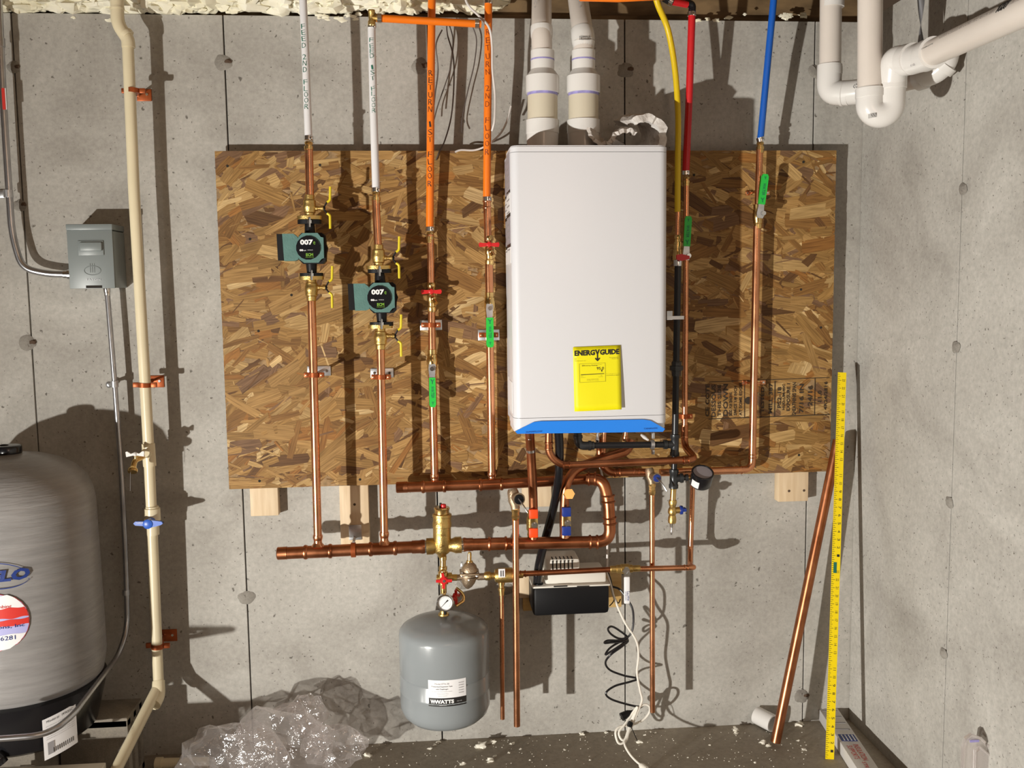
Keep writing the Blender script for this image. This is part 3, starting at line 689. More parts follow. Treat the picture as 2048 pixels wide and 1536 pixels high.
t = copper_run('copper pipe dropping from the lower green lever to the upper header', [(864.5, 745, DR), (869.5, 966, DR)], 15.5); reducing_tee(t, 869.5, 948, 966, DR, 15.5, 869)
t = copper_run('copper pipe below the second orange return pipe', [(974, 408, DR), (976, 485, DR)], 15, fittings=[((974, 401, DR), (974, 417, DR), 15.5)])
drain_cock('brass drain valve with red wing handle on the second return pipe, the higher one', 978, 491, DR, 14)
copper_run('copper pipe from the higher red drain valve to the green lever', [(978, 528, DR), (979, 592, DR)], 16)
ball_valve('ball valve with green grip on the second return pipe beside the heater', 979, 608, DR, 15, 8, 1, slw=14)
t = copper_run('copper pipe dropping beside the heater to the upper header', [(979, 630, DR), (984, 962, DR)], 15.5); reducing_tee(t, 984, 944, 962, DR, 15.5, 983.5)
# ---- header manifolds
def header(lab, pts, w, tees, R=None, m='copper_old', cap=None, extra=()):
    t = thing('copper_header', lab, 'pipe', P(*pts[0])); mb = MB(); run(mb, pts, w, 20, R=R); obj('pipe_body', mb, M[m], t)
    for (xa, ya, xb, yb, d) in tees:
        mb = MB(); lat(mb, (xa, ya, d), (xb, yb, d), [(0, w), (0, w * 1.16), (.06, w * 1.24), (.12, w * 1.16), (.14, w * 1.06), (.86, w * 1.06), (.88, w * 1.16), (.94, w * 1.24), (1, w * 1.16), (1, w)], 22); obj('tee', mb, M[m], t)
    for (a, b_) in extra:
        mb = MB(); lat(mb, a, b_, [(0, w), (0, w * 1.14), (.2, w * 1.2), (.4, w * 1.1), (1, w * 1.1), (1, w)], 22); obj('coupling', mb, M[m], t)
    if cap:
        mb = MB(); lat(mb, cap[0], cap[1], [(0, w * .9), (.08, w * 1.06), (.9, w * 1.08), (1, w * 1.1), (1, w)], 22); obj('end_cap', mb, M[m], t)
    return t
DH = .11
header('upper copper header with two tees across the foot of the strand board', [(795, 975, DH), (1000, 968, DH), (1190, 957, .16), (1216, 990, .18), (1221, 1050, .18), (1208, 1083, .18), (1160, 1084, .18)][:2] + [(1180, 958, DH)], 21,
       [(843, 974, 892, 972, DH), (958, 970, 1006, 968, DH)], cap=((792, 975, DH), (815, 974, DH)))
t = copper_run('large copper return loop bending down right of the blue valve', [(1172, 958, .15), (1205, 960, .16), (1217, 1000, .18), (1221, 1083, .18), (1165, 1084, .18)], 24, name='copper_loop', m='copper_old', R=.065,
     fittings=[((1176, 958, .152), (1192, 958, .156), 24), ((1216, 990, .176), (1217, 1005, .178), 24), ((1219, 1034, .18), (1220, 1048, .18), 24), ((1196, 1084, .18), (1178, 1084, .18), 24)])
header('lower copper header left of the brass air separator', [(557, 1107, DP), (866, 1092, DP)], 24, [(608, 1104.5, 664, 1102, DP), (738, 1098.5, 794, 1096, DP)], cap=((554, 1107, DP), (574, 1106, DP)), extra=[((850, 1093, DP), (824, 1094.2, DP))])
header('lower copper header right of the brass air separator', [(920, 1089.5, DP), (1175, 1084, DP)], 24, [(976, 1088, 1014, 1087, DP)], extra=[((925, 1089.3, DP), (946, 1088.8, DP))])
mb = MB(); lat(mb, (849, 1093, DP), (857, 1092.6, DP), [(0, 24), (0, 27), (1, 27), (1, 24)]); lat(mb, (922, 1089.6, DP), (928, 1089.3, DP), [(0, 25), (0, 28), (1, 28), (1, 25)]); 
obj('solder_ring', mb, M['chrome'], label='bright solder rings either side of the brass air separator', cat='fitting')
t = thing('pipe_hanger', 'copper split ring hanger on the lower header in front of the stud', 'bracket', P(707, 1117, .05))
mb = MB(); lat(mb, (702.5, 1100, DP), (711.5, 1099.6, DP), [(0, 25), (0, 30), (1, 30), (1, 25)], 20); obj('ring', mb, M['copper_paint'], t)
mb = MB(); tube(mb, [P(707, 1086, DP), P(709, 1075, .042)], .0045, 10); obj('rod', mb, M['galv'], t)
mb = MB(); bpx(mb, 698, 1050, 723, 1080, .038, .042, .001); obj('back_plate', mb, M['galv'], t)

# ---- air separator, makeup valve group, gauge, expansion tank
t = thing('air_separator', 'brass air separator with a red cap standing on the lower header', 'valve', P(886, 1120, DP))
mb = MB(); lat(mb, (884, 1116, DP), (884, 1027, DP), [(0, 12), (.05, 16), (.09, 20), (.13, 30), (.2, 36), (.5, 36), (.7, 36), (.71, 38), (.8, 38), (.82, 36), (.93, 36), (.94, 39), (.99, 38), (1, 33)], 28); obj('body', mb, M['brass_cast'], t)
mb = MB(); lat(mb, (883.5, 1041, DP), (883.5, 1014, DP), [(0, 33), (.1, 31), (.3, 30), (.8, 30), (.9, 32), (1, 30), (1, 20)], 28); obj('top_cap', mb, M['brass'], t)
mb = MB(); lat(mb, (853, 1093, DP), (923, 1089.5, DP), [(0, 25), (0, 33), (.18, 33), (.2, 31), (.3, 26), (.7, 26), (.8, 31), (.82, 33), (1, 33), (1, 25)], 12); obj('side_port', mb, M['brass_cast'], t)
mb = MB(); lat(mb, (887, 1015, DP + .006), (887, 1008, DP + .006), [(0, 11), (.8, 11), (1, 8)], 10); obj('bleed_cap', mb, M['redh'], t, label='small red bleed cap')
mb = MB(); lat(mb, (881, 1014, DP - .004), (881, 1006, DP - .004), [(0, 5), (1, 5)], 10); obj('bleed_pin', mb, M['black'], t)
s = S(884, 1060, DP)
text('DISCAL', M['brass'], t, P(884, 1066, DP) + V((0, -19 / s, 0)), V((1, 0, 0)), V((0, 0, 1)), width=18 / s, height=4.5 / s)
text('UP', M['brass'], t, P(884, 1088, DP) + V((0, -19.5 / s, 0)), V((1, 0, 0)), V((0, 0, 1)), width=12 / s, height=5.5 / s)
t = thing('brass_nipple', 'brass nipple and tee below the air separator', 'fitting', P(886, 1200, DP))
mb = MB(); lat(mb, (886, 1112, DP), (886, 1152, DP), [(0, 15), (.18, 15), (.2, 12), (.5, 12), (.52, 17), (.68, 17), (.7, 13), (.8, 20), (1, 20)], 16); obj('union', mb, M['brass'], t)
mb = MB(); lat(mb, (886, 1148, DP), (888, 1212, DP), [(0, 21), (.3, 21), (.34, 13), (.6, 12.5), (.62, 15), (.8, 15), (.82, 12), (1, 12)], 16); obj('tee_body', mb, M['brass'], t)
mb = MB(); lat(mb, (888, 1155, DP), (914, 1155, DP), [(0, 16), (.3, 16), (.32, 20), (.6, 20), (.62, 13), (1, 13)], 12); lat(mb, (884, 1157, DP), (873, 1157, DP), [(0, 16), (1, 15)], 12); obj('side_outlet', mb, M['brass_cast'], t)
mb = MB(); ball(mb, P(886, 1143, DP + .01), .009); obj('elbow_boss', mb, M['brass'], t)
def wheel(lab, x, y, d, face=True):
    t = thing('butterfly_handle', lab, 'valve handle', P(x, y, d)); s = S(x, y, d); mb = MB()
    n = V((0, -1, 0)) if face else V((1, -.4, 0)).normalized(); u = V((1, 0, 0)) if face else V((.4, 1, 0)).normalized()
    o = P(x, y, d); lathe(mb, o - n * .006, n, [(0, 8 / s), (.008, 8.5 / s), (.012, 6 / s)], 14)
    for a in (0, PI / 2 + .2, PI, -PI / 2 - .1):
        c, q = math.cos(a), math.sin(a); dr = u * c + V((0, 0, 1)) * q; pr = u * -q + V((0, 0, 1)) * c
        prism(mb, [o + dr * 6 / s + pr * 3 / s, o + dr * 16 / s + pr * 2.6 / s, o + dr * 16 / s - pr * 2.6 / s, o + dr * 6 / s - pr * 3 / s], n, .006)
    obj('spokes', mb, M['redh'], t); mb = MB(); lathe(mb, o + n * .005, n, [(0, 3.2 / s), (.003, 3 / s)], 8); obj('screw', mb, M['chrome'], t)
wheel('red butterfly handle on the brass tee above the dial gauge', 888, 1161, DP + .03)
wheel('red butterfly handle just right of the dial gauge', 911, 1194, DP - .03, False)
mb = MB(); tube(mb, bend([P(912, 1176, DP - .04), P(925, 1186, DP - .04), P(929, 1200, DP - .04), P(912, 1212, DP - .02)], .02), .005, 10); obj('brass_bend', mb, M['brass'], label='small brass bend behind the dial gauge', cat='fitting')
t = thing('pressure_reducing_valve', 'bronze bell-shaped pressure reducing valve with brass adjusting stud', 'valve', P(939, 1175, DP))
mb = MB(); lat(mb, (939, 1150, DP), (939, 1124, DP), [(0, 38), (.1, 38), (.12, 33), (.4, 33), (.75, 27), (.95, 16), (1, 14)], 24); obj('bonnet', mb, M['bronze'], t)
mb = MB(); lat(mb, (938, 1151, DP), (935, 1177, DP), [(0, 38), (.1, 37), (.12, 32), (.5, 27), (.8, 18), (1, 6)], 24); obj('bowl', mb, M['bronze'], t)
mb = MB(); lat(mb, (939, 1126, DP), (939.5, 1104, DP), [(0, 14), (.2, 14), (.22, 8), (.8, 8), (1, 6)], 12); obj('adjusting_stud', mb, M['brass'], t)
mb = MB(); bpx(mb, 920, 1148, 959, 1153, DP - .03, DP + .03, .003); obj('flange', mb, M['bronze'], t)
mb = MB()
for x, y in ((924, 1128), (924, 1149), (954, 1149), (938, 1157)): lat(mb, (x, y + 4, DP + .02), (x, y - 4, DP + .02), [(0, 6), (.6, 6), (1, 4)], 6)
obj('bolt', mb, M['chrome'], t)
mb = MB(); lat(mb, (912, 1155, DP), (972, 1153, DP), [(0, 12), (.2, 12), (.22, 15), (.3, 15), (.32, 11), (.7, 11), (.72, 14), (1, 14)], 12); obj('port', mb, M['bronze'], t)
t = thing('backflow_preventer', 'brass backflow preventer with a small white label', 'valve', P(1003, 1200, DP))
mb = MB(); lat(mb, (968, 1152, DP), (1046, 1149, DP), [(0, 13), (.05, 18), (.16, 18), (.18, 13), (.26, 13), (.28, 25), (.38, 30), (.72, 30), (.74, 24), (.84, 24), (.86, 15), (1, 14)], 18); obj('body', mb, M['brass_cast'], t)
mb = MB(); lat(mb, (1003, 1160, DP), (1003.5, 1190, DP), [(0, 14), (.3, 14), (.32, 11), (.5, 11), (.52, 15), (.7, 15), (.72, 12), (1, 12)], 14); obj('vent_port', mb, M['brass'], t)
s = S(1003, 1148, DP); mb = MB(); bpx(mb, 997, 1138, 1010, 1155, DP + 13.5 / s, DP + 16.5 / s); lb = obj('label', mb, M['paper'], t, smooth=False)
text('II', M['ink'], t, P(1004, 1147, DP + 17 / s), V((1, 0, 0)), V((0, 0, 1)), width=6 / s, height=12 / s)
copper_run('thin copper vent pipe hanging left of the thicker discharge pipe', [(1003.5, 1180, .175), (1005, 1438, .175)], 9, name='vent_pipe')
t = thing('pressure_gauge', 'round white dial gauge on top of the grey expansion tank', 'gauge', P(890, 1225, .205))
s = S(890, 1202, .22); o = P(890, 1202, .2)
mb = MB(); lathe(mb, o, V((0, -1, 0)), [(0, 15 / s), (.004, 17.5 / s), (.02, 17.5 / s), (.022, 16 / s), (.022, 14.4 / s), (.017, 14.4 / s)], 36); obj('bezel', mb, M['chrome'], t)
mb = MB(); lathe(mb, o + V((0, -.0165, 0)), V((0, -1, 0)), [(0, 14.2 / s), (.0012, 14.2 / s)], 32); obj('dial', mb, M['white'], t)
mb = MB(); oo = o + V((0, -.018, 0))
for (x0, z0, x1, z1, h) in ((-8.5, -9.5, 2, 2, .7), (0, 0, 6, 5.5, 1.6)):
    a = oo + V((x0 / s, 0, z0 / s)); b_ = oo + V((x1 / s, 0, z1 / s)); dr = (b_ - a).normalized(); pp = dr.cross(V((0, 1, 0))) * h / s; prism(mb, [a + pp * .3, b_ + pp, b_ - pp, a - pp * .3], V((0, -1, 0)), .0006)
obj('needle', mb, M['ink'], t, smooth=False)
mb = MB()
for k in range(25):
    a = math.radians(225 - 270 * k / 24); r0 = 10.5 / s; r1 = 12.5 / s; dr = V((math.cos(a), 0, math.sin(a))); pp = V((-dr.z, 0, dr.x)) * .25 / s
    prism(mb, [oo + dr * r0 + pp, oo + dr * r1 + pp, oo + dr * r1 - pp, oo + dr * r0 - pp], V((0, -1, 0)), .0003)
obj('scale_mark', mb, M['inkgrey'], t, smooth=False)
mb = MB(); lat(mb, (889, 1216, .195), (889, 1232, .195), [(0, 12), (.3, 12), (.4, 8), (1, 8)], 8); obj('socket', mb, M['iron'], t)
# expansion tank
DE = .19
t = thing('expansion_tank', 'grey steel expansion tank hanging below the dial gauge', 'tank', P(885, 1445, DE))
A = P(887, 1222, DE); s = S(889, 1340, DE); Zb = P(884, 1444, DE).z; Zt = P(890, 1222, DE).z; R_ = 89.5 / s; ct = V((P(889.5, 1340, DE).x, -DE, Zb)); H = Zt - Zb
prof = [(0, .02), (.004, .05), (.012, .085), (.024, R_ * .82), (.04, R_ * .94), (.06, R_ * .995), (.08, R_)]
zr = [ct.z]
b1 = P(889, 1369, DE).z - Zb; b2 = P(889, 1340, DE).z - Zb
prof += [(b1 - .006, R_), (b1 - .003, R_ + .0012), (b1, R_), (b2 - .004, R_), (b2, R_ - .0022), (b2 + .004, R_)]
top = H - .055
prof += [(top - .012, R_), (top, R_ * .985), (top + .010, R_ * .93), (top + .022, R_ * .78), (top + .034, R_ * .55), (top + .041, R_ * .32), (top + .044, .01)]
mb = MB(); lathe(mb, ct, V((0, 0, 1)), prof, 56); obj('shell', mb, M['tank'], t, ang=50)
mb = MB(); lathe(mb, ct + V((-.006, 0, -.020)), V((0, 0, 1)), [(0, .006), (.002, .0085), (.014, .0085), (.016, .011), (.022, .011)], 14); obj('air_valve_cap', mb, M['bluev'], t)
mb = MB(); lathe(mb, ct + V((0, 0, H - .015)), V((0, 0, 1)), [(0, .018), (.008, .016), (.008, .011), (.03, .010)], 12); obj('collar', mb, M['brass_cast'], t)
def wrapper(c, R, az0, z0):
    def w_(a, b): th = az0 + a / R; return V((c.x + math.sin(th) * R, c.y - math.cos(th) * R, z0 + b))
    return w_
def patch(name, m, parent, c, R, az, z, wd, h, n=14, off=.0006):
    mb = MB(); vs = []; fs = []
    for j in range(n + 1):
        th = az + (j / n - .5) * wd / R
        for q in (-.5, .5):
            vs.append(V((c.x + math.sin(th) * (R + off), c.y - math.cos(th) * (R + off), z + q * h)))
    for j in range(n): fs.append((2 * j, 2 * j + 2, 2 * j + 3, 2 * j + 1))
    mb.add(vs, fs); return obj(name, mb, m, parent)
def az_of(px, c, R, py, d):
    "azimuth on a cylinder seen at pixel column px"
    lo, hi = -1.4, 1.4
    for _ in range(40):
        th = (lo + hi) / 2; p = V((c.x + math.sin(th) * R, c.y - math.cos(th) * R, P(px, py, d).z)) - CAM
        q = 1024 + F * p.dot(RIGHT) / p.dot(FWD)
        if q < px: lo = th
        else: hi = th
    return (lo + hi) / 2
azl = az_of(895, ct, R_, 1386, DE + R_); zl = P(894, 1386, DE + R_ * .98); wl = 78 / s * .95
z0 = P(894, 1360.5, DE + R_).z; z1 = P(894, 1413, DE + R_).z; zm = P(894, 1396, DE + R_).z
WLAB = patch('label', M['paper'], t, ct, R_, azl, (z0 + zm) / 2, wl, z0 - zm); patch('label_band', M['ink'], t, ct, R_, azl, (zm + z1) / 2, wl, zm - z1)
def wt(st, u, z, wd, h, m, bold=0.0): text(st, M[m], WLAB, V(), V((1, 0, 0)), V((0, 0, 1)), width=wd, height=h, wrap=lambda a, b: wrapper(ct, R_ + .0011, azl + u / R_, z)(a, b), bold=bold)
lh = z0 - zm
wt('WATTS', -.010, (zm + z1) / 2 + .002, .058, .012, 'white', .05); wt('W', -.043, (zm + z1) / 2 + .002, .015, .012, 'white', .05); wt('watts.com', -.014, z1 + .0045, .022, .0025, 'white')
wt('Made in USA', .035, (zm + z1) / 2 + .001, .015, .0022, 'white')
wt('Model ETX-30', -.016, z0 - lh * .2, .042, .0055, 'inkgrey'); wt('Pressurized Expansion Tank', -.016, z0 - lh * .36, .062, .005, 'ink'); wt('with Diaphragm', -.016, z0 - lh * .5, .036, .005, 'ink')
wt('For use in hot water heating systems', -.016, z0 - lh * .63, .06, .0026, 'inkgrey'); wt('Maximum pressure 100 psi', -.014, z0 - lh * .76, .034, .0026, 'inkgrey'); wt('Maximum temp 240 F', -.014, z0 - lh * .88, .028, .0026, 'inkgrey')
for q in range(5): wt('IIIIIII', .041, z0 - lh * (.2 + .14 * q), .015, .0028, 'inkgrey')

# ---- heater (boiler)
DB = .345; DBk = .062
x0, x1 = P(1024, 560, DB).x, P(1336, 560, DB).x; z1, z0 = P(1180, 290, DB).z, P(1180, 865, DB).z; zc = (z0 + z1) / 2
t = boiler = thing('tankless_heater', 'white wall-hung tankless heater with a blue bottom edge', 'water heater', V(((x0 + x1) / 2, -(DB + DBk) / 2, z0)))
def rbox(mb, xa, xb, ya, yb, za, zb, r, n=5):
    "box with rounded vertical front corners"
    pts = [V((xa, -ya, za))]
    pts += [V((xa + r - r * math.cos(a), -(yb - r + r * math.sin(a)), za)) for a in [k * PI / 2 / n for k in range(n + 1)]]
    pts += [V((xb - r + r * math.sin(a), -(yb - r + r * math.cos(a)), za)) for a in [k * PI / 2 / n for k in range(n + 1)]]
    pts += [V((xb, -ya, za))]; return prism(mb, pts, V((0, 0, 1)), zb - za)
zs1 = P(1180, 303, DB).z; zs2 = P(1180, 834, DB).z
mb = MB(); rbox(mb, x0 + .006, x1 - .006, DBk, .20, z0 + .02, z1 - .004, .002); obj('rear_casing', mb, M['boiler'], t, ang=30)
mb = MB(); rbox(mb, x0, x1, .20, DB - .002, zs2 + .0012, zs1 - .0012, .024); obj('front_cover', mb, M['boiler'], t, ang=30)
mb = MB(); rbox(mb, x0, x1, .20, DB - .002, zs1, z1 - .004, .024); rbox(mb, x0 + .003, x1 - .003, .20, DB - .005, z1 - .0041, z1, .024); obj('top_cap', mb, M['boiler'], t, ang=30)
mb = MB(); rbox(mb, x0 + .002, x1 - .002, .20, DB - .005, zs2 - .01, zs1 + .001, .024); obj('cover_seam', mb, M['seam'], t, ang=30)
zb_ = z0 + .022
mb = MB(); rbox(mb, x0, x1, .20, DB - .002, zb_, zs2, .024); rbox(mb, x0 + .002, x1 - .002, .20, DB - .006, z0 + .006, zb_, .022); obj('bottom_cap', mb, M['boiler'], t, ang=30)
# blue bevelled band, real slab proud of the cap
mb = MB()
band = [(1034, 867), (1030, 862), (1066, 844), (1080, 842), (1285, 838.5), (1300, 840.5), (1329, 857), (1325, 863)]
prism(mb, [P(x, y, DB - .003) for x, y in band], V((0, -1, 0)), .006); 
obj('blue_band', mb, M['blueband'], t, label='blue trim band along the bottom edge')
s = S(1180, 860, DB)
text('SUPERFLOW', M['bluetext'], t, P(1068, 863.5, DB + .0045), V((1, 0, .025)), V((0, 0, 1)), width=33 / s, height=3 / s)
text('TANKLESS', M['bluetext'], t, P(1301, 857, DB + .0045), V((1, 0, .025)), V((0, 0, 1)), width=28 / s, height=3 / s)
# side labels on the left flank
for (ya, yb) in ((.075, .195), (.21, .318)):
    zt = z1 - .012
    for k, (h, m) in enumerate(((.105, 'labelbrown'), (.009, 'ink'), (.055, 'paper'), (.010, 'ink'), (.075, 'labelbrown'), (.010, 'ink'), (.045, 'paper'))):
        mb = MB(); box(mb, V((x0 + (.0055 if ya < .2 else -.0005) , -(ya + yb) / 2, zt - h / 2)), (.0012, yb - ya, h)); obj('side_label', mb, M[m], t, smooth=False); zt -= h
    for k in range(16):
        mb = MB(); box(mb, V((x0 + (.0047 if ya < .2 else -.0013), -(ya + yb) / 2, z1 - .02 - k * .0175)), (.0006, (yb - ya) * .8, .004)); obj('label_print', mb, M['inkgrey'], t, smooth=False)
    mb = MB(); box(mb, V((x0 + (.0055 if ya < .2 else -.0005), -(ya + yb) / 2, z0 + .10)), (.001, (yb - ya) * .8, .09)); obj('side_label', mb, M['paper'], t, smooth=False)
# energy label
el = thing('energy_label', 'yellow energy rating label stuck on the front of the white heater', 'label', P(1195, 822, DB))
A_, B_, C_, D_ = P(1146, 694.5, DB + .001), P(1241, 690.5, DB + .001), P(1243.5, 819, DB + .012), P(1149, 823, DB + .003)
n = 10; vs = []; fs = []
for i in range(n + 1):
    v_ = i / n
    for j in range(n + 1):
        u_ = j / n; p = A_.lerp(B_, u_).lerp(D_.lerp(C_, u_), v_); p.y -= .002 * math.sin(u_ * 5) * v_ * v_; vs.append(p)
for i in range(n):
    for j in range(n): a = i * (n + 1) + j; fs.append((a, a + n + 1, a + n + 2, a + 1))
mb = MB(); mb.add(vs, fs); sheet = obj('paper_sheet', mb, M['yellow'], el); sm = sheet.modifiers.new('thick', 'SOLIDIFY'); sm.thickness = .0004; sm.offset = 0
def lp(u_, v_, up=.0012):
    p = A_.lerp(B_, u_).lerp(D_.lerp(C_, u_), v_); p.y -= .002 * math.sin(u_ * 5) * v_ * v_ + up; return p
def lt_(st, u_, v_, wd, h, m='ink', bold=0.0):
    text(st, M[m], sheet, V(), V((1, 0, 0)), V((0, 0, 1)), width=wd, height=h, wrap=lambda a, b: lp(u_ + a, v_ - b), bold=bold)
lt_('ENERG', .24, .095, .43, .085, bold=.045); lt_('GUIDE', .765, .095, .41, .085, bold=.045)
def lpoly(name, poly, m='ink'):
    mb = MB(); mb.add([lp(u_, v_) for u_, v_ in poly], [tuple(range(len(poly)))]); return obj(name, mb, M[m], sheet, smooth=False)
lpoly('arrow', [(.455, .05), (.485, .05), (.508, .095), (.53, .05), (.56, .05), (.521, .125), (.521, .195), (.55, .175), (.562, .193), (.508, .235), (.452, .193), (.465, .175), (.495, .195), (.495, .125)])
for (u_, v_, wd, st, h) in ((.1, .027, .15, 'U.S. Government', .009), (.72, .027, .5, 'Federal law prohibits removal of this label before purchase', .009), (.03, .175, .05, 'Boiler', .011), (.03, .195, .05, 'Gas', .011), (.14, .215, .24, 'Tankless heater unit', .011), (.85, .185, .2, 'The manufacturer', .012), (.88, .205, .14, 'Model 150', .011),
    (.34, .295, .32, 'Efficiency Rating', .022), (.55, .29, .08, '(AFUE)', .009), (.17, .455, .04, '80.0', .009), (.2, .475, .10, 'Least Efficient', .008), (.58, .455, .03, '95', .009), (.57, .475, .10, 'Most Efficient', .008), (.4, .51, .24, 'Range of Similar Models', .012), (.4, .53, .24, 'Energy Cost Savings', .01), (.83, .435, .29, 'For energy cost info', .010), (.83, .46, .28, 'productinfo.energy.gov', .014)):
    lt_(st, max(u_, wd / 2 + .02), v_, wd, h, 'inkfaint' if h < .012 else 'ink')
lt_('95.0', .56, .345, .15, .045)
lpoly('marker_arrow', [(.575, .37), (.61, .37), (.593, .405)]); lpoly('scale_bar', [(.15, .428), (.64, .424), (.64, .432), (.15, .438)])
for q in ([(.12, .262), (.67, .262), (.67, .265), (.12, .265)], [(.12, .55), (.67, .55), (.67, .553), (.12, .553)], [(.12, .262), (.125, .262), (.125, .553), (.12, .553)], [(.665, .262), (.67, .262), (.67, .553), (.665, .553)]): lpoly('frame_line', q, 'inkfaint')
# wall hook on the side, vents
def vent(lab, x, d, xt, yt):
    t = thing('vent_pipe', lab, 'vent pipe', V((P(x, 288, d).x, -d, z1)))
    a = (x, 292, d)
    def seg(n, y0, y1, prof, m, xa=x, xb=x):
        mb = MB(); lat(mb, (xa, y0, d), (xb, y1, d), prof, 32); obj(n, mb, M[m], t)
    seg('base_socket', 296, 241, [(0, 61), (.15, 63), (.5, 64), (.52, 66), (1, 66), (1, 60)], 'pvcfit')
    seg('adapter_pipe', 244, 184, [(0, 60), (1, 60)], 'pvccream')
    seg('primer_stain', 192, 184, [(0, 61), (1, 61)], 'purple')
    seg('reducer', 187, 140, [(0, 60), (0, 67), (.72, 67), (.76, 63), (1, 47)], 'pvcfit')
    seg('upper_socket', 141, 102, [(0, 47), (1, 47), (1, 42)], 'pvcfit')
    seg('primer_ring', 122, 119, [(0, 47.6), (1, 47.6)], 'purple')
    return t
t = vent('left one of two white plastic vent stacks on top of the heater', 1085, .19, 1083, -40)
mb = MB(); ps = [P(1084, 104, .19), P(1083, 66, .19), P(1083, 42, .165), P(1083.5, 0, .10), P(1083.5, -50, .02)]; tube(mb, smooth_path(ps, 6), 20 / S(1083, 40, .12), 28); obj('upper_pipe', mb, M['pvc'], t)
mb = MB(); lat(mb, (1084, 104, .19), (1083, 52, .185), [(0, 41), (.5, 41.5), (.6, 44), (.85, 45), (1, 43), (1, 40)], 28); obj('elbow', mb, M['pvcfit'], t)
s = S(1080, 20, .22); text('PVC SCH 40', M['inkgrey'], t, P(1070, 22, .135) + V((0, -.026, .0)), V((.1, 0, -1)), V((1, 0, .1)), width=48 / s, height=6 / s)
t = vent('right one of two white plastic vent stacks on top of the heater', 1167, .19, 1155, -40)
mb = MB(); ps = [P(1167, 104, .19), P(1167, 80, .19), P(1164, 54, .175), P(1156, 0, .10), P(1151, -50, .02)]; tube(mb, smooth_path(ps, 6), 20.5 / S(1165, 40, .12), 28); obj('upper_pipe', mb, M['pvc'], t)
mb = MB(); lat(mb, (1167.5, 124, .19), (1167, 84, .19), [(0, 42), (.7, 42), (1, 46)], 28); lat(mb, (1167, 85, .19), (1164, 57, .180), [(0, 46), (.4, 47), (.9, 46), (1, 43), (1, 40)], 28); obj('elbow', mb, M['pvcfit'], t)
s = S(1166, 82, .21); text('IIIIIIIIIII', M['ink'], t, P(1166, 82, .19) + V((0, -23.5 / s, 0)), V((1, 0, 0)), V((0, 0, 1)), width=22 / s, height=8 / s, name='barcode')
text('IIIII', M['purple'], t, P(1168, 121, .19) + V((0, -21.8 / s, 0)), V((1, 0, 0)), V((0, 0, 1)), width=18 / s, height=5 / s, name='primer_mark')
s = S(1160, 20, .21); text('SCHEDULE 40', M['inkgrey'], t, P(1158, 28, .14) + V((0, -.031, .0)), V((.12, 0, -1)), V((1, 0, .12)), width=40 / s, height=4 / s)
# torn white sleeve on top of the heater
t = thing('torn_foam_sleeve', 'torn curled white insulation scrap lying on top of the heater', 'scrap', P(1250, 289, .2))
def curl(name, c, R, a0, a1, zw, th, tiltv, seed, m):
    mb = MB(); n = 22; k = 7; vs = []; fs = []
    for side in (0, 1):
        for i in range(n + 1):
            a = a0 + (a1 - a0) * i / n
            for j in range(k + 1):
                q = (j / k - .5) * zw; nn = noise.noise(V((i * .35, j * .6, seed))) 
                rr = R + (th if side else 0) + .006 * nn; e = 1 + .25 * noise.noise(V((i * .5, seed, 3)))
                vs.append(c + V((math.cos(a) * rr, 0, math.sin(a) * rr)) + tiltv * q * e)
    W = (n + 1) * (k + 1)
    for i in range(n):
        for j in range(k):
            a = i * (k + 1) + j; fs.append((a, a + 1, a + k + 2, a + k + 1)); fs.append((W + a, W + a + k + 1, W + a + k + 2, W + a + 1))
    for i in range(n):
        for j in (0, k): a = i * (k + 1) + j; b2 = a + k + 1; fs.append((a, b2, W + b2, W + a))
    for j in range(k):
        for i in (0, n): a = i * (k + 1) + j; fs.append((a, W + a, W + a + 1, a + 1))
    mb.add(vs, fs); return obj(name, mb, m, t)
curl('large_curl', P(1274, 272, .2), .040, -1.0, 2.35, .12, .022, V((-.25, 1, .15)), 1.3, M['plaster'])
curl('lower_flap', P(1218, 262, .23), .038, 3.1, 5.5, .10, .010, V((.5, 1, 0)), 5.1, M['plaster'])
curl('torn_flap', P(1252, 292, .24), .040, .9, 2.9, .08, .012, V((.2, 1, .2)), 9.1, M['plaster'])

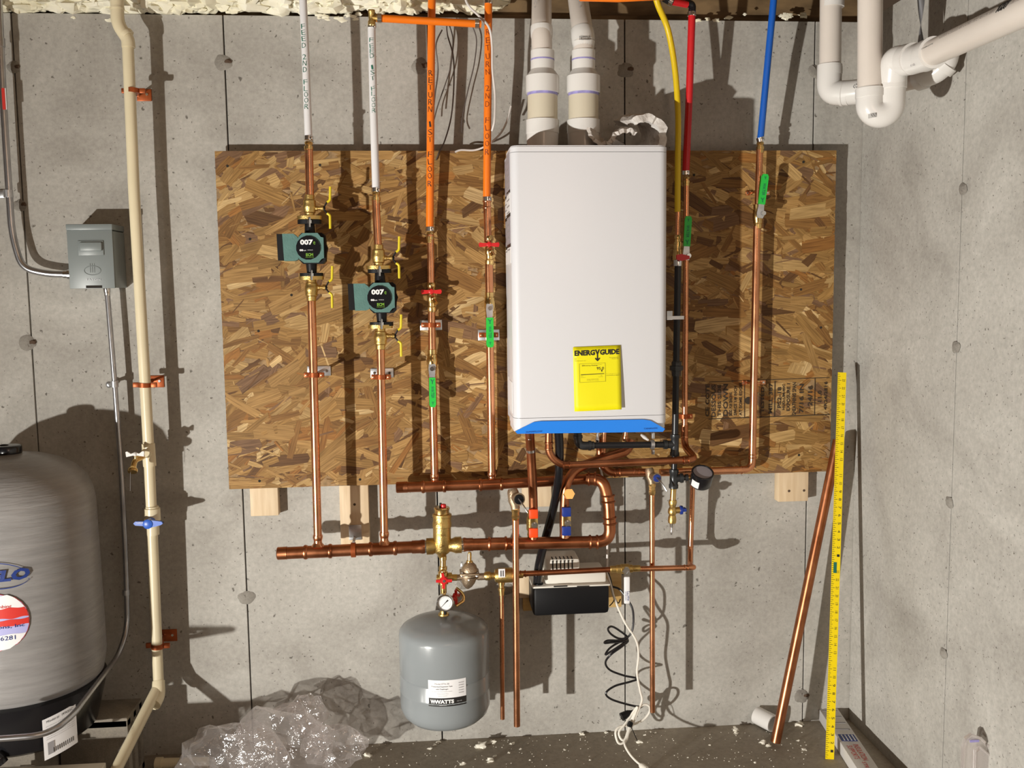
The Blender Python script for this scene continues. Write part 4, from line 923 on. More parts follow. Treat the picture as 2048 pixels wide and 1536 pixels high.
# ---- pipes under the heater
t = copper_run('copper supply pipe dropping from the heater to the orange-red valve', [(1059, 862, .25), (1062, 905, .22), (1066, 985, .19), (1067, 1022, DP), (1067, 1084, DP)], 18, m='copper_old', R=.03)
mb = MB(); lat(mb, (1059, 860, .25), (1059.5, 878, .245), [(0, 12), (1, 12)]); obj('nipple', mb, M['chrome'], t)
mb = MB(); lat(mb, (1061.5, 898, .224), (1062, 903, .222), [(0, 18), (0, 20.5), (1, 20.5), (1, 18)]); obj('solder_ring', mb, M['chrome'], t)
def sleeve_valve(lab, x, y0, y1, d, w, m, cap=12, cx=0):
    t = thing('ball_valve', lab, 'valve', P(x, y1, d)); mb = MB(); s = S(x, y0, d)
    lat(mb, (x - 3, y0, d - .01), (x - 3, y1, d - .01), [(0, w * 1.0), (.1, w * 1.1), (.2, w * .95), (.3, w * 1.25), (.7, w * 1.25), (.8, w * .95), (.9, w * 1.1), (1, w)], 16); obj('valve_body', mb, M['brass_cast'], t)
    mb = MB(); bpx(mb, x - 7, y0 + 2, x + 9, y1 - 2, d + .022, d + .026, .001); obj('lever', mb, M['brass'], t)
    mb = MB(); lathe(mb, P(x + 1, (y0 + y1) / 2, d + .01), V((0, -1, 0)), [(0, 6.5 / s), (.017, 6.5 / s), (.017, 4.5 / s), (.021, 4.5 / s), (.021, 2 / s)], 12); obj('stem_nut', mb, M['chrome'], t)
    for (a, b_) in ((y0 - 2, y0 + 17), (y1 - 17, y1 + 2)):
        mb = MB(); bpx(mb, x - 8.5, a, x + 9.5, b_, d + .018, d + .032, .003); obj('grip_cap', mb, M[m], t)
    return t
sleeve_valve('ball valve with two orange-red grip caps under the heater', 1067, 1021, 1074, DP, 18, 'orangeh')
sleeve_valve('ball valve with two dark blue grip caps under the heater', 1133, 1017, 1070, DP, 18, 'blueh')
t = copper_run('copper return pipe sweeping left and down to the dark blue valve', [(1262, 880, .12), (1255, 902, .13), (1190, 922, .14), (1150, 938, .16), (1131, 968, .18), (1128, 1025, .175), (1129, 1084, .175)], 19, name='copper_return_bend', m='copper_old', R=.06)
mb = MB(); lat(mb, (1129, 1066, .175), (1130, 1084, .175), [(0, 19), (.3, 21), (.6, 22), (1, 30)]); obj('tee_branch', mb, M['copper'], t)
mb = MB(); lat(mb, (1134, 990, .17), (1139, 988, .225), [(0, 18), (.6, 18), (.62, 22), (1, 22)], 6); obj('brass_plug', mb, M['brass'], t, ang=20, label='hexagonal brass plug')
t = copper_run('copper hot outlet pipe crossing in front below the heater', [(1098, 860, .26), (1097, 908, .25), (1122, 931, .25), (1392, 919, .23), (1369, 893, .11), (1369, 850, .11)], 14.5, m='copper_old', R=.035,
     fittings=[((1098, 884, .26), (1098, 898, .255), 14.5), ((1125, 930.8, .25), (1141, 930, .25), 14.5), ((1366, 921, .235), (1378, 920, .235), 14.5)])
t2 = copper_run('copper riser right of the black iron pipe', [(1373, 360, .11), (1369, 895, .11)], 11.5, m='copper', fittings=[((1369, 872, .11), (1369, 888, .11), 12)]); adapter(t2, 1373, 354, 372, .11, 12.5)
strut_plate('small copper strap on the riser right of the heater', 1362, 833, 26, 8, .0535, .11, 11.5, 0, m='copper', xp=1368)
# relief valves
def relief(lab, x, y, d, w, capm, yb, ye, wp, lab2):
    s = S(x, y, d); t = thing('relief_valve', lab, 'valve', P(x, yb, d))
    mb = MB(); lat(mb, (x - 6, y - 16, d - .01), (x, yb - 22, d), [(0, w * .8), (.15, w), (.6, w * 1.05), (.85, w * .8), (1, w * .8)], 18); obj('valve_body', mb, M['bronze'], t)
    mb = MB(); c = P(x, y, d); dr = V((.22, -1, .0)).normalized(); lathe(mb, c, dr, [(0, w * .45 / s), (.028, w * .5 / s), (.03, w * .56 / s), (.034, w * .56 / s)], 20); obj('bonnet', mb, M['bronze'], t)
    mb = MB(); lathe(mb, c + dr * .032, dr, [(0, w * .44 / s), (.006, w * .42 / s), (.007, w * .3 / s)], 20); obj('cap', mb, M[capm], t)
    mb = MB(); tube(mb, [c + dr * .036 + V((-.004, 0, .004)), c + dr * .06 + V((.006, 0, -.014)), c + dr * .066 + V((.016, 0, -.034))], .0022, 8); obj('test_lever', mb, M['chrome'], t)
    mb = MB(); lat(mb, (x, yb - 24, d), (x, yb, d), [(0, wp * 1.25), (.12, wp * 1.4), (.3, wp * 1.4), (.32, wp * 1.2), (.6, wp * 1.2), (.62, wp * 1.35), (.85, wp * 1.3), (1, wp * 1.05)], 8); obj('adapter', mb, M['brass'], t)
    copper_run(lab2, [(x, yb - 3, d), (x + ye[0], ye[1], d)], wp, name='discharge_pipe')
relief('brass relief valve with black cap left of the orange-red valve', 1031, 994, .215, 23, 'black', 1040, (3, 1452), 13, 'copper discharge pipe hanging right of the grey expansion tank')
relief('brass relief valve with blue cap under the heater', 1304, 952, .155, 18, 'blueh', 990, (1, 1424), 10.5, 'copper discharge pipe hanging right of the white cord')
# cold line along the board foot
t = copper_run('copper cold water pipe dropping at right and turning along the board foot', [(1514, 452, .1), (1504, 939, .1), (1320, 945, .12)], 14.5, R=.03, fittings=[((1505, 908, .1), (1504.7, 916, .1), 14.5), ((1484, 940, .1), (1472, 940, .1), 14.5)])
copper_run('short tarnished copper pipe left of the blue-capped relief valve', [(1296, 944, .12), (1215, 946, .12), (1200, 920, .12), (1200, 875, .12)], 15, m='copper_old', R=.03, fittings=[((1240, 945, .12), (1228, 946, .12), 15), ((1279, 944, .12), (1266, 944, .12), 14)])
t = copper_run('short copper pipe between the blue pipe and its green lever', [(1519.5, 296, .1), (1516, 408, .1)], 13.5); adapter(t, 1520.5, 284, 306, .1, 14)
ball_valve('ball valve with green grip turned up on the blue cold line', 1515, 432, .1, 13.5, -4, -1, tilt=.12, slw=13, lx=5)
t = thing('pipe_strap', 'copper strap behind the pipe above the right green lever', 'bracket', P(1508, 392, .06))
def half_strap(t, x, y, d, r=.022):
    mb = MB(); s = S(x, y, d); o = P(x, y, d)
    tube(mb, [o + V((math.cos(a) * r, -.035 * max(0, math.sin(a)), math.cos(a) * 0)) + V((0, 0, 0)) for a in [PI - k * PI / 10 for k in range(11)]], .003, 8)
    for sg in (-1, 1): box(mb, o + V((sg * (r + .008), -.001, 0)), (.018, .003, .014), bev=.001)
    obj('strap_band', mb, M['copper'], t)
    mb = MB()
    for sg in (-1, 1): lathe(mb, o + V((sg * (r + .010), -.002, 0)), V((0, -1, 0)), [(0, .004), (.0015, .003)], 10)
    obj('screw', mb, M['chrome'], t)
half_strap(t, 1515, 386, .055)
t = thing('pipe_strap', 'copper strap holding the cold pipe over the printed stamp', 'bracket', P(1506, 770, .06)); half_strap(t, 1507, 765, .055)
# yellow line lower end and black iron
t = copper_run('short copper stub below the yellow gas pipe', [(1356, 420, .16), (1355, 478, .16)], 10); adapter(t, 1355, 470, 503, .16, 14)
ball_valve('ball valve with green grip turned up right of the heater', 1354, 512, .16, 13, 0, -1, tilt=.05, slw=13, lx=18)
t = thing('butterfly_handle', 'small dark red handle beside the green lever right of the heater', 'valve handle', P(1365, 515, .2)); s = S(1365, 515, .2)
mb = MB(); prism(mb, [P(x, y, .2) for x, y in ((1352, 510), (1362, 508), (1378, 512), (1378, 518), (1362, 522), (1352, 519))], V((0, -1, 0)), .008); obj('wing', mb, M['redh'], t)
DI = .175
t = thing('black_iron_pipe', 'black iron gas pipe running down right of the heater', 'pipe', P(1349, 900, DI))
mb = MB(); run(mb, [(1356, 528, DI), (1350, 880, DI)], 13.5, 18); obj('pipe_body', mb, M['blackpipe'], t)
mb = MB(); lat(mb, (1353, 722, DI), (1352.5, 752, DI), [(0, 16), (.1, 20), (.3, 20), (.32, 27), (.62, 27), (.64, 20), (1, 18)], 8); obj('union', mb, M['iron'], t)
mb = MB(); lat(mb, (1355.5, 520, DI), (1355.3, 532, DI), [(0, 17), (.2, 18), (1, 17)], 16); obj('end_collar', mb, M['chrome'], t)
mb = MB(); lat(mb, (1350, 868, DI), (1349, 912, DI), [(0, 16), (.02, 19), (.16, 19), (.2, 16.5), (.8, 16.5), (.84, 19), (.98, 19), (1, 16)], 20); lat(mb, (1349, 889, DI), (1327, 889, DI), [(0, 16), (.65, 16), (.68, 19), (1, 19)], 18); obj('tee', mb, M['iron'], t)
mb = MB(); run(mb, [(1330, 889, DI), (1178, 891, DI)], 13, 18); obj('level_pipe', mb, M['blackpipe'], t)
mb = MB(); tube(mb, bend([P(1188, 891, DI), P(1156, 892, DI), P(1155, 862, DI)], .035), 8.5 / S(1160, 890, DI), 18)
for a, b_ in (((1182, 891, DI), (1177, 891, DI)), ((1155.5, 876, DI), (1155.3, 871, DI))): lat(mb, a, b_, [(0, 20), (1, 20)], 18)
obj('elbow', mb, M['iron'], t)
mb = MB(); lat(mb, (1301, 889, DI), (1308, 889, DI), [(0, 14), (0, 19), (1, 19), (1, 14)], 18); box(mb, P(1306, 871, DI), (.009, .012, .02), bev=.002); box(mb, P(1306, 904, DI), (.009, .012, .014), bev=.002); obj('ring_hanger', mb, M['galv'], t)
mb = MB(); run(mb, [(1349, 910, DI), (1348, 945, DI)], 12); obj('nipple', mb, M['blackpipe'], t)
mb = MB(); lat(mb, (1348, 938, DI), (1347, 977, DI), [(0, 16), (.03, 19), (.2, 19), (.24, 16.5), (.76, 16.5), (.8, 19), (.97, 19), (1, 16)], 20); lat(mb, (1348, 957, DI), (1376, 955, DI), [(0, 16), (.4, 16), (.45, 20), (.62, 20), (.65, 11), (.8, 11), (.82, 14), (1, 14)], 18); obj('drip_tee', mb, M['iron'], t)
mb = MB(); lat(mb, (1347, 975, DI), (1345.5, 1003, DI), [(0, 14), (.2, 12), (1, 12)], 18); obj('brass_nipple', mb, M['brass'], t)
s = S(1352, 637, DI); mb = MB(); bpx(mb, 1334, 632, 1368, 639, DI + 7 / s, DI + 9 / s); bpx(mb, 1334, 622, 1345, 640, .06, .07); obj('strap', mb, M['galv'], t)
t = thing('drain_valve', 'small brass drain valve with blue handle and silver barb', 'valve', P(1343, 1068, DI)); 
mb = MB(); lat(mb, (1345.5, 1000, DI), (1344, 1046, DI), [(0, 15), (.1, 17), (.2, 15), (.3, 12), (.4, 17), (.55, 18), (.65, 13), (.75, 16), (.9, 17), (1, 15)], 16); lat(mb, (1346, 1021, DI), (1360, 1020, DI), [(0, 12), (1, 13)], 12); obj('valve_body', mb, M['brass_cast'], t)
mb = MB(); lat(mb, (1359, 1020, DI), (1366, 1020, DI), [(0, 13), (.2, 18), (.8, 18), (1, 10)], 12); bpx(mb, 1364, 1017, 1374, 1024, DI - .012, DI + .012, .003); obj('handle', mb, M['blueh'], t)
mb = MB(); lat(mb, (1344, 1045, DI), (1343, 1069, DI), [(0, 11), (.1, 10), (.4, 8), (.42, 6), (.6, 7), (.62, 5), (.8, 6), (1, 3.5)], 12); obj('hose_barb', mb, M['chrome'], t)
t = thing('pressure_gauge', 'black round gauge tipped face up right of the iron drip leg', 'gauge', P(1403, 970, .19))
gp = P(1403, 955, .19); gn = V((.03, -.52, .85)).normalized(); s = S(1403, 950, .19)
mb = MB(); lathe(mb, gp - gn * .026, gn, [(0, 20 / s), (.004, 22 / s), (.044, 22.5 / s), (.048, 22.5 / s), (.050, 21 / s), (.050, 19.5 / s), (.046, 19 / s)], 32); obj('case', mb, M['blackgloss'], t)
mb = MB(); lathe(mb, gp + gn * .0195, gn, [(0, 19 / s), (.001, 19 / s)], 28); obj('dial', mb, M['labelbrown'], t)
mb = MB(); lathe(mb, P(1376, 955, DI), V((1, -.1, 0)), [(0, .008), (.02, .009)], 10); obj('stem', mb, M['brass'], t)
u = V((-.72, -.6, -.3)).normalized(); zz = gn; 
mb = MB(); vs = []
for j in range(7):
    th = (j / 6 - .5) * .75; q = Matrix.Rotation(th, 3, gn) @ (u - gn * u.dot(gn)).normalized()
    vs += [gp + q * (22.9 / s) - gn * .018, gp + q * (22.9 / s) + gn * .006]
mb.add(vs, [(2 * j, 2 * j + 2, 2 * j + 3, 2 * j + 1) for j in range(6)]); obj('sticker', mb, M['paper'], t)
# right small copper riser
copper_run('thin copper pipe from the cold line down to the makeup line', [(1386, 950, .085), (1381, 1100, .085), (1380, 1132, .13), (1390, 1135, .185), (1266, 1138, DP)], 10.5, R=.02, fittings=[((1381, 1092, .085), (1380.6, 1100, .085), 10.5), ((1368, 1135, .185), (1376, 1135, .185), 10.5)])
t = copper_run('thin copper makeup pipe passing in front of the condensate pump', [(1040, 1148, DP), (1240, 1138, DP)], 11, m='copper_old', fittings=[((1040, 1148, DP), (1052, 1147, DP), 12)])
t = thing('ball_valve', 'brass ball valve with a long silver lever hanging down', 'valve', P(1255, 1210, DP)); s = S(1255, 1140, DP)
mb = MB(); lat(mb, (1220, 1138.5, DP), (1280, 1136.5, DP), [(0, 12), (.02, 14), (.2, 14), (.22, 17), (.34, 17), (.36, 20), (.62, 20), (.64, 16), (.74, 16), (.76, 13), (1, 13)], 16); obj('valve_body', mb, M['brass_cast'], t)
mb = MB(); dl = DP + .028; prism(mb, [P(x, y, dl) for x, y in ((1244, 1143), (1250, 1134), (1256, 1134), (1259, 1138), (1259, 1155), (1248, 1155), (1248, 1146))], V((0, -1, 0)), .003); obj('lever_hub', mb, M['chrome'], t)
mb = MB(); bpx(mb, 1248.5, 1154, 1260, 1208, dl - .002, dl + .006, .003); obj('grip', mb, M['paper'], t, label='white lever grip with blue lettering')
text('WATTS', M['bluetext'], t, P(1256.5, 1192, dl + .0065), V((0, 0, 1)), V((-1, 0, 0)), width=20 / s, height=5 / s); text('HANDLE', M['bluetext'], t, P(1251.5, 1192, dl + .0065), V((0, 0, 1)), V((-1, 0, 0)), width=18 / s, height=2 / s)
mb = MB(); lathe(mb, P(1253, 1141, DP), V((0, -1, 0)), [(0, 4.5 / s), (.03, 4.5 / s), (.036, 4 / s)], 6); obj('stem_nut', mb, M['chrome'], t)

# stubs below the heater
for (x, y0, y1, w_, m, lab) in ((1196, 862, 890, 7, 'chrome', 'thin silver rod behind the level black pipe'), (1209, 862, 905, 9, 'copper', 'short copper stub just right of the thin silver rod'), (1252, 862, 882, 10, 'copper', 'short copper stub under the middle of the heater')):
    mb = MB(); lat(mb, (x, y0, .15), (x - 2, y1, .15), [(0, w_), (.5, w_), (.55, w_ * 1.3), (.75, w_ * 1.3), (.8, w_), (1, w_)], 12); obj('pipe_stub', mb, M[m], label=lab, cat='pipe')
mb = MB(); tube(mb, smooth_path([P(1196, 890, .12), P(1197, 920, .1), P(1204, 950, .06), P(1215, 1000, .05), P(1215, 1060, .04), P(1214, 1150, .05)], 5), .0035, 8); obj('white_tube', mb, M['wire_white'], label='thin white tube hanging behind the copper loop', cat='tube')
mb = MB(); lat(mb, (1283, 870, .2), (1296, 880, .24), [(0, 5), (.5, 8), (1, 4)], 10); obj('white_clip', mb, M['pvcfit'], label='small white clip under the right of the heater', cat='clip')

# condensate hose and pump
t = thing('drain_hose', 'thick black drain hose from heater to condensate pump', 'hose', P(1076, 1165, .2))
mb = MB(); ps = [P(1117, 860, .26), P(1119, 905, .24), P(1117, 955, .22), P(1106, 1020, .15), P(1090, 1080, .13), P(1078, 1130, .155), P(1074, 1166, .17)]; tube(mb, smooth_path(ps), 8.7 / S(1110, 980, .2), 16); obj('hose_body', mb, M['blackgloss'], t)
t = thing('condensate_pump', 'black and white condensate pump mounted under the lower header', 'pump', P(1143, 1232, .12))
mb = MB(); bpx(mb, 1066, 1172, 1219, 1231, .03, .165, .012); obj('reservoir', mb, M['black'], t)
s = S(1143, 1170, .165); zr_ = P(1143, 1173, .165).z
xa, xb = P(1066, 1200, .165).x, P(1219, 1200, .165).x
mb = MB(); box(mb, V(((xa + xb) / 2, -.0975, zr_ + .001)), (xb - xa + .004, .139, .006), bev=.002); obj('rim', mb, M['pumpwhite'], t)
xc, xd = P(1091, 1160, .15).x, P(1213, 1160, .15).x; zt_ = P(1150, 1146, .15).z
mb = MB(); box(mb, V(((xc + xd) / 2, -.0925, (zr_ + zt_) / 2)), (xd - xc, .115, zt_ - zr_), bev=.008); obj('cover', mb, M['pumpwhite'], t)
xe, xf = P(1092, 1130, .135).x, P(1160, 1130, .135).x; zh = P(1125, 1119, .135).z
mb = MB(); box(mb, V(((xe + xf) / 2, -.083, (zt_ + zh) / 2)), (xf - xe, .104, zh - zt_ + .004), bev=.010); obj('motor_hood', mb, M['pumpwhite'], t)
for k in range(6):
    mb = MB(); px = 1105.5 + k * 7.8; x = P(px, 1130, .135).x; box(mb, V((x, -.1335, (zt_ + zh) / 2 - .001)), (.0042, .006, (zh - zt_) * .92), bev=.001); box(mb, V((x, -.12, zh + .0008)), (.0042, .026, .0035), bev=.001); obj('vent_slot', mb, M['dark'], t)
mb = MB(); lathe(mb, V((P(1077, 1165, .15).x, -.14, zr_)), V((0, 0, 1)), [(0, .016), (.008, .016), (.008, .011), (.022, .010)], 14); obj('inlet_port', mb, M['black'], t)
for px in (1121, 1166): mb = MB(); box(mb, P(px, 1172.5, .167), (.042 if px < 1130 else .038, .004, .0035)); obj('cover_latch', mb, M['dark'], t, smooth=False)
# cords
def cord(name, lab, pts, r, m, extra=()):
    t = thing(name, lab, 'cord', P(*pts[-1])); mb = MB(); tube(mb, smooth_path([P(*p) for p in pts], 8), r, 8); obj('cord_body', mb, M[m], t)
    return t
t = cord('power_cord', 'coiled black power cord hanging below the condensate pump', [(1216, 1163, .08), (1222, 1172, .10), (1238, 1178, .11), (1250, 1192, .12), (1264, 1215, .13), (1267, 1240, .13), (1264, 1262, .13), (1254, 1275, .13), (1238, 1277, .14), (1222, 1268, .15), (1216, 1258, .15), (1224, 1253, .14), (1240, 1262, .13), (1255, 1275, .12),
    (1245, 1283, .13), (1222, 1285, .15), (1209, 1286, .16), (1216, 1281, .15), (1240, 1281, .13), (1256, 1280, .11), (1242, 1290, .14), (1222, 1303, .16), (1211, 1309, .16), (1220, 1296, .14), (1240, 1284, .12), (1256, 1282, .11), (1244, 1293, .14), (1222, 1309, .16), (1211, 1325, .14), (1220, 1340, .12), (1248, 1351, .10), (1275, 1357, .10), (1262, 1363, .11), (1230, 1372, .12), (1212, 1386, .13), (1222, 1398, .12), (1252, 1408, .10), (1275, 1413, .09), (1285, 1412, .09), (1270, 1420, .11), (1256, 1424, .12)], .0034, 'cord_black')
mb = MB(); lat(mb, (1262, 1424, .12), (1243, 1434, .13), [(0, 8), (.3, 14), (1, 17)], 10); obj('plug', mb, M['black'], t)
mb = MB(); [lat(mb, (1245, 1430 + q, .13), (1240, 1434 + q, .135), [(0, 2), (1, 2)], 6) for q in (0, 5)]; obj('plug_prong', mb, M['chrome'], t)
cord('thin_cord', 'thin black wires tangled right of the condensate pump', [(1215, 1140, .1), (1222, 1160, .11), (1228, 1190, .11), (1236, 1206, .11), (1241, 1198, .11)], .0018, 'cord_black')
cord('thin_cord', 'thin black wire looping back toward the pump corner', [(1217, 1150, .1), (1226, 1180, .11), (1228, 1200, .11), (1219, 1212, .11)], .0018, 'cord_black')
t = cord('power_cord', 'white cord hanging to a tied bundle near the floor', [(1214, 1145, .10), (1222, 1172, .12), (1230, 1200, .13), (1250, 1245, .13), (1272, 1280, .13), (1277, 1310, .12), (1274, 1345, .12), (1280, 1380, .12), (1284, 1400, .12), (1276, 1422, .13), (1264, 1452, .14), (1254, 1472, .15),
    (1246, 1486, .16), (1236, 1485, .16), (1231, 1465, .15), (1240, 1453, .14), (1262, 1450, .13), (1286, 1440, .12), (1299, 1424, .12), (1298, 1412, .12), (1286, 1410, .12), (1270, 1425, .13), (1258, 1455, .14), (1250, 1478, .16), (1242, 1478, .16), (1238, 1464, .15), (1250, 1448, .14), (1262, 1430, .13), (1275, 1414, .13), (1266, 1440, .14), (1258, 1462, .16), (1254, 1478, .18), (1249, 1488, .2), (1258, 1506, .22), (1272, 1522, .24), (1290, 1536, .26), (1310, 1550, .28)], .0036, 'cord_white')
mb = MB(); lat(mb, (1257, 1447, .15), (1263, 1450, .15), [(0, 12), (1, 12)], 10); tube(mb, [P(1260, 1448, .16), P(1266, 1462, .165), P(1274, 1480, .16)], .0012, 6); obj('twist_tie', mb, M['black'], t)
mb = MB(); lat(mb, (1280, 1529, .26), (1292, 1540, .28), [(0, 8), (.3, 13), (1, 15)], 10); obj('plug', mb, M['cord_white'], t)
# control wires top
cord('control_wire', 'thin black wire hanging left of the wavy grey wires', [(884, 60, .05), (872, 90, .07), (876, 140, .05), (870, 190, .05), (866, 230, .05)], .0022, 'wire_grey')
cord('control_wire', 'long thin dark wire ending at the top edge of the strand board', [(893, 45, .04), (895, 70, .04), (906, 110, .04), (908, 160, .04), (903, 230, .05), (890, 280, .055), (878, 305, .056), (872, 320, .056)], .0022, 'wire_grey')
cord('control_wire', 'wavy grey wire between the two orange pipes, left one', [(897, 45, .02), (906, 80, .02), (902, 130, .02), (890, 170, .02), (876, 210, .02), (868, 240, .03)], .0018, 'wire_grey')
cord('control_wire', 'wavy grey wire between the two orange pipes, right one', [(944, 50, .02), (953, 80, .02), (948, 130, .02), (936, 180, .02), (924, 240, .02), (924, 265, .03)], .0018, 'wire_grey')
cord('control_wire', 'white wire looping over the right orange pipe', [(924, -30, .15), (935, 8, .15), (958, 32, .15), (978, 55, .16), (984, 90, .15), (985, 140, .14), (990, 190, .13), (989, 240, .13), (984, 262, .12)], .0035, 'wire_white')
cord('control_wire', 'white wire curling behind the right orange pipe onto the board top', [(1022, 212, .05), (1014, 242, .05), (1000, 268, .06), (975, 290, .07), (950, 300, .06), (922, 300, .06), (910, 304, .06)], .003, 'wire_white')

# ------------------------------------------------------------------ left side: cream pipe line
DCP = .10
t = thing('cream_drain_line', 'long cream plastic water pipe down the left of the wall', 'pipe', P(318, 1375, DCP))
mb = MB(); run(mb, [(256, 95, DCP), (268, 384, DCP), (289, 745, DCP), (297, 890, DCP), (308, 1150, DCP), (317, 1372, DCP), (222, 1560, .42)], 21.5, 20, R=.02); obj('pipe_body', mb, M['cream'], t)
mb = MB(); tube(mb, bend([P(233, -60, DCP), P(235, 48, DCP), P(256, 78, DCP), P(257, 95, DCP)], .03), 13 / S(240, 40, DCP), 22); obj('offset_elbow', mb, M['cream'], t)
mb = MB(); lat(mb, (234, 15, DCP), (234.5, 19, DCP), [(0, 26), (0, 28), (1, 28), (1, 26)], 22); lat(mb, (250, 66, DCP), (256, 73, DCP), [(0, 26), (0, 28), (1, 28), (1, 26)], 22); obj('joint_ring', mb, M['cream'], t)
mb = MB(); lat(mb, (296.5, 887, DCP), (299.5, 932, DCP), [(0, 22), (0, 25.5), (1, 25.5), (1, 22)], 22); lat(mb, (297, 908, DCP), (290, 906, DCP + .05), [(0, 18), (1, 17)], 16); obj('tee', mb, M['cream'], t)
mb = MB(); tube(mb, bend([P(316.5, 1362, DCP), P(317.5, 1392, DCP + .02), P(308, 1410, .155)], .025), 12.6 / S(316, 1380, DCP), 20); obj('elbow', mb, M['cream'], t)
text('ASTM D2846 PVC SDR 11 POTABLE WATER', M['inkpipe'], t, P(268, 1462, .28) + V((-.01, -.0175, 0)), (P(235, 1530, .42) - P(305, 1410, .16)), V((-.9, 0, -.55)), width=.15, height=.005)
t = thing('hose_spigot', 'brass spigot with white wing handle on the cream pipe', 'valve', P(268, 945, .15)); s = S(270, 915, .16)
mb = MB(); tube(mb, smooth_path([P(294, 908, .13), P(282, 915, .155), P(270, 922, .175), P(266, 938, .19)], 5), 5.5 / s, 12); lat(mb, (266, 934, .187), (265, 944, .197), [(0, 12), (.4, 18), (.7, 20), (1, 18)], 16); lat(mb, (272, 920, .17), (271, 906, .175), [(0, 9), (.6, 8), (.7, 6), (1, 6)], 10); obj('spout', mb, M['brass'], t)
mb = MB(); o = P(271, 908, .175)
for sg in (-1, 1): prism(mb, [o + V((sg * a / s, 0, b_ / s)) for a, b_ in ((2, -2), (9, -3.5), (17, -5), (18, 5), (15, 6), (8, 1), (2, 3))], V((0, -1, 0)), .006)
ball(mb, o + V((0, -.003, 0)), 4.5 / s); obj('wing_handle', mb, M['pvcfit'], t)
mb = MB(); tube(mb, [P(261, 944, .195), P(260.5, 982, .195)], .0008, 6); obj('water_thread', mb, M['wire_grey'], t)
t = thing('shutoff_valve', 'cream shutoff valve with bright blue handle on the cream pipe', 'valve', P(305, 1068, DCP)); s = S(303, 1045, .13)
mb = MB(); lat(mb, (304, 1012, DCP), (306, 1069, DCP), [(0, 23), (.02, 26), (.06, 26), (.08, 31), (.5, 32), (.52, 29), (.7, 27), (.72, 25), (1, 25)], 24); obj('valve_body', mb, M['cream'], t)
mb = MB(); o = P(297, 1047, .15); lathe(mb, o + V((0, .03, 0)), V((0, -1, 0)), [(0, 8 / s), (.03, 9 / s), (.04, 9.5 / s), (.042, 7 / s)], 16)
prism(mb, [P(x, y, .150) for x, y in ((268, 1046), (272, 1042), (288, 1042), (300, 1039), (324, 1042), (327, 1046), (323, 1049), (300, 1055), (288, 1051), (272, 1050))], V((0, -1, 0)), .008); obj('handle', mb, M['bluev'], t)
text('OPEN', M['white'], t, P(279, 1046, .1585), V((1, 0, 0)), V((0, 0, 1)), width=13 / s, height=3 / s)
for (x, y, px, py, lab) in ((266, 181, 288, 190, 'copper-coloured hanger on the cream pipe near the spray foam'), (289, 770, 313, 763, 'copper-coloured hanger halfway down the cream pipe'), (315, 1292, 339, 1271, 'copper-coloured hanger near the foot of the cream pipe')):
    t = thing('pipe_hanger', lab, 'bracket', P(px, py, 0)); mb = MB(); bpx(mb, px - 15, py - 12, px + 15, py + 12, 0, .004, .0015); obj('back_plate', mb, M['copper_paint'], t)
    mb = MB(); lathe(mb, P(px + 6, py - 1, .004), V((0, -1, 0)), [(0, .005), (.003, .004)], 10); lathe(mb, P(px - 12, py, .004), V((0, -1, 0)), [(0, .006), (.012, .006)], 6); obj('bolt', mb, M['chrome'], t)
    mb = MB(); tube(mb, [P(px - 12, py, .01), P(x + 8, y, DCP)], .004, 8); obj('rod', mb, M['copper_paint'], t)
    mb = MB(); lat(mb, (x, y - 4.5, DCP), (x, y + 4.5, DCP), [(0, 21), (0, 25), (1, 25), (1, 21)], 22)
    for sg in (-1, 1): bpx(mb, x + sg * 18 - 6, y - 5, x + sg * 18 + 6, y + 5, DCP - .006, DCP + .004, .002)
    obj('ring', mb, M['copper_paint'], t)
# conduits and disconnect box
DK = .05
t = thing('metal_conduit', 'thick grey metal conduit bending from the left edge into the grey box', 'conduit', P(138, 548, DK))
mb = MB(); tube(mb, bend([P(-4, -30, DK), P(6, 200, DK), P(18, 385, DK), P(24, 470, DK), P(44, 536, DK), P(92, 548, DK), P(142, 549, DK)], .2, 9), 6.8 / S(30, 400, DK), 18); obj('tube', mb, M['conduit'], t)
mb = MB(); lat(mb, (128, 549, DK), (142, 549, DK), [(0, 14), (0, 17), (.5, 17), (.6, 21), (1, 21)], 12); obj('connector', mb, M['chrome'], t)
mb = MB(); lat(mb, (0, 76, DK), (1, 94, DK), [(0, 14), (0, 18), (1, 18), (1, 14)], 16); obj('coupling', mb, M['conduit'], t)
mb = MB(); lat(mb, (16, 380, DK), (17, 395, DK), [(0, 14), (0, 18), (1, 18), (1, 14)], 16); bpx(mb, -6, 380, 12, 396, 0, .012, .003); obj('strap', mb, M['galv'], t)
s = S(8, 196, DK); mb = MB(); c8 = P(6, 196, DK); bpx(mb, 4, 176, 10, 219, DK + 6.0 / s, DK + 7.2 / s); obj('sticker', mb, M['redprint'], t, smooth=False, label='small red sticker')
mb = MB(); bpx(mb, 9.5, 176, 12.5, 219, DK + 5 / s, DK + 6.2 / s); obj('sticker', mb, M['paper'], t, smooth=False, label='small white sticker')
t = thing('disconnect_box', 'grey steel electrical disconnect box on the left wall', 'electrical box', P(188, 578, .05))
mb = MB(); bpx(mb, 139, 462, 229, 576, .002, .105, .002); obj('box_body', mb, M['boxgrey'], t)
mb = MB(); bpx(mb, 131, 448, 224, 460, .002, .112, .002); obj('rain_hood', mb, M['boxgrey'], t)
mb = MB(); bpx(mb, 136, 460, 227, 577, .104, .109, .0015); obj('front_cover', mb, M['boxgrey'], t)
mb = MB(); bpx(mb, 155, 481, 207, 511, .108, .113, .003); bpx(mb, 158, 484, 203, 502, .112, .120, .004); obj('hand_grip', mb, M['boxgrey'], t)
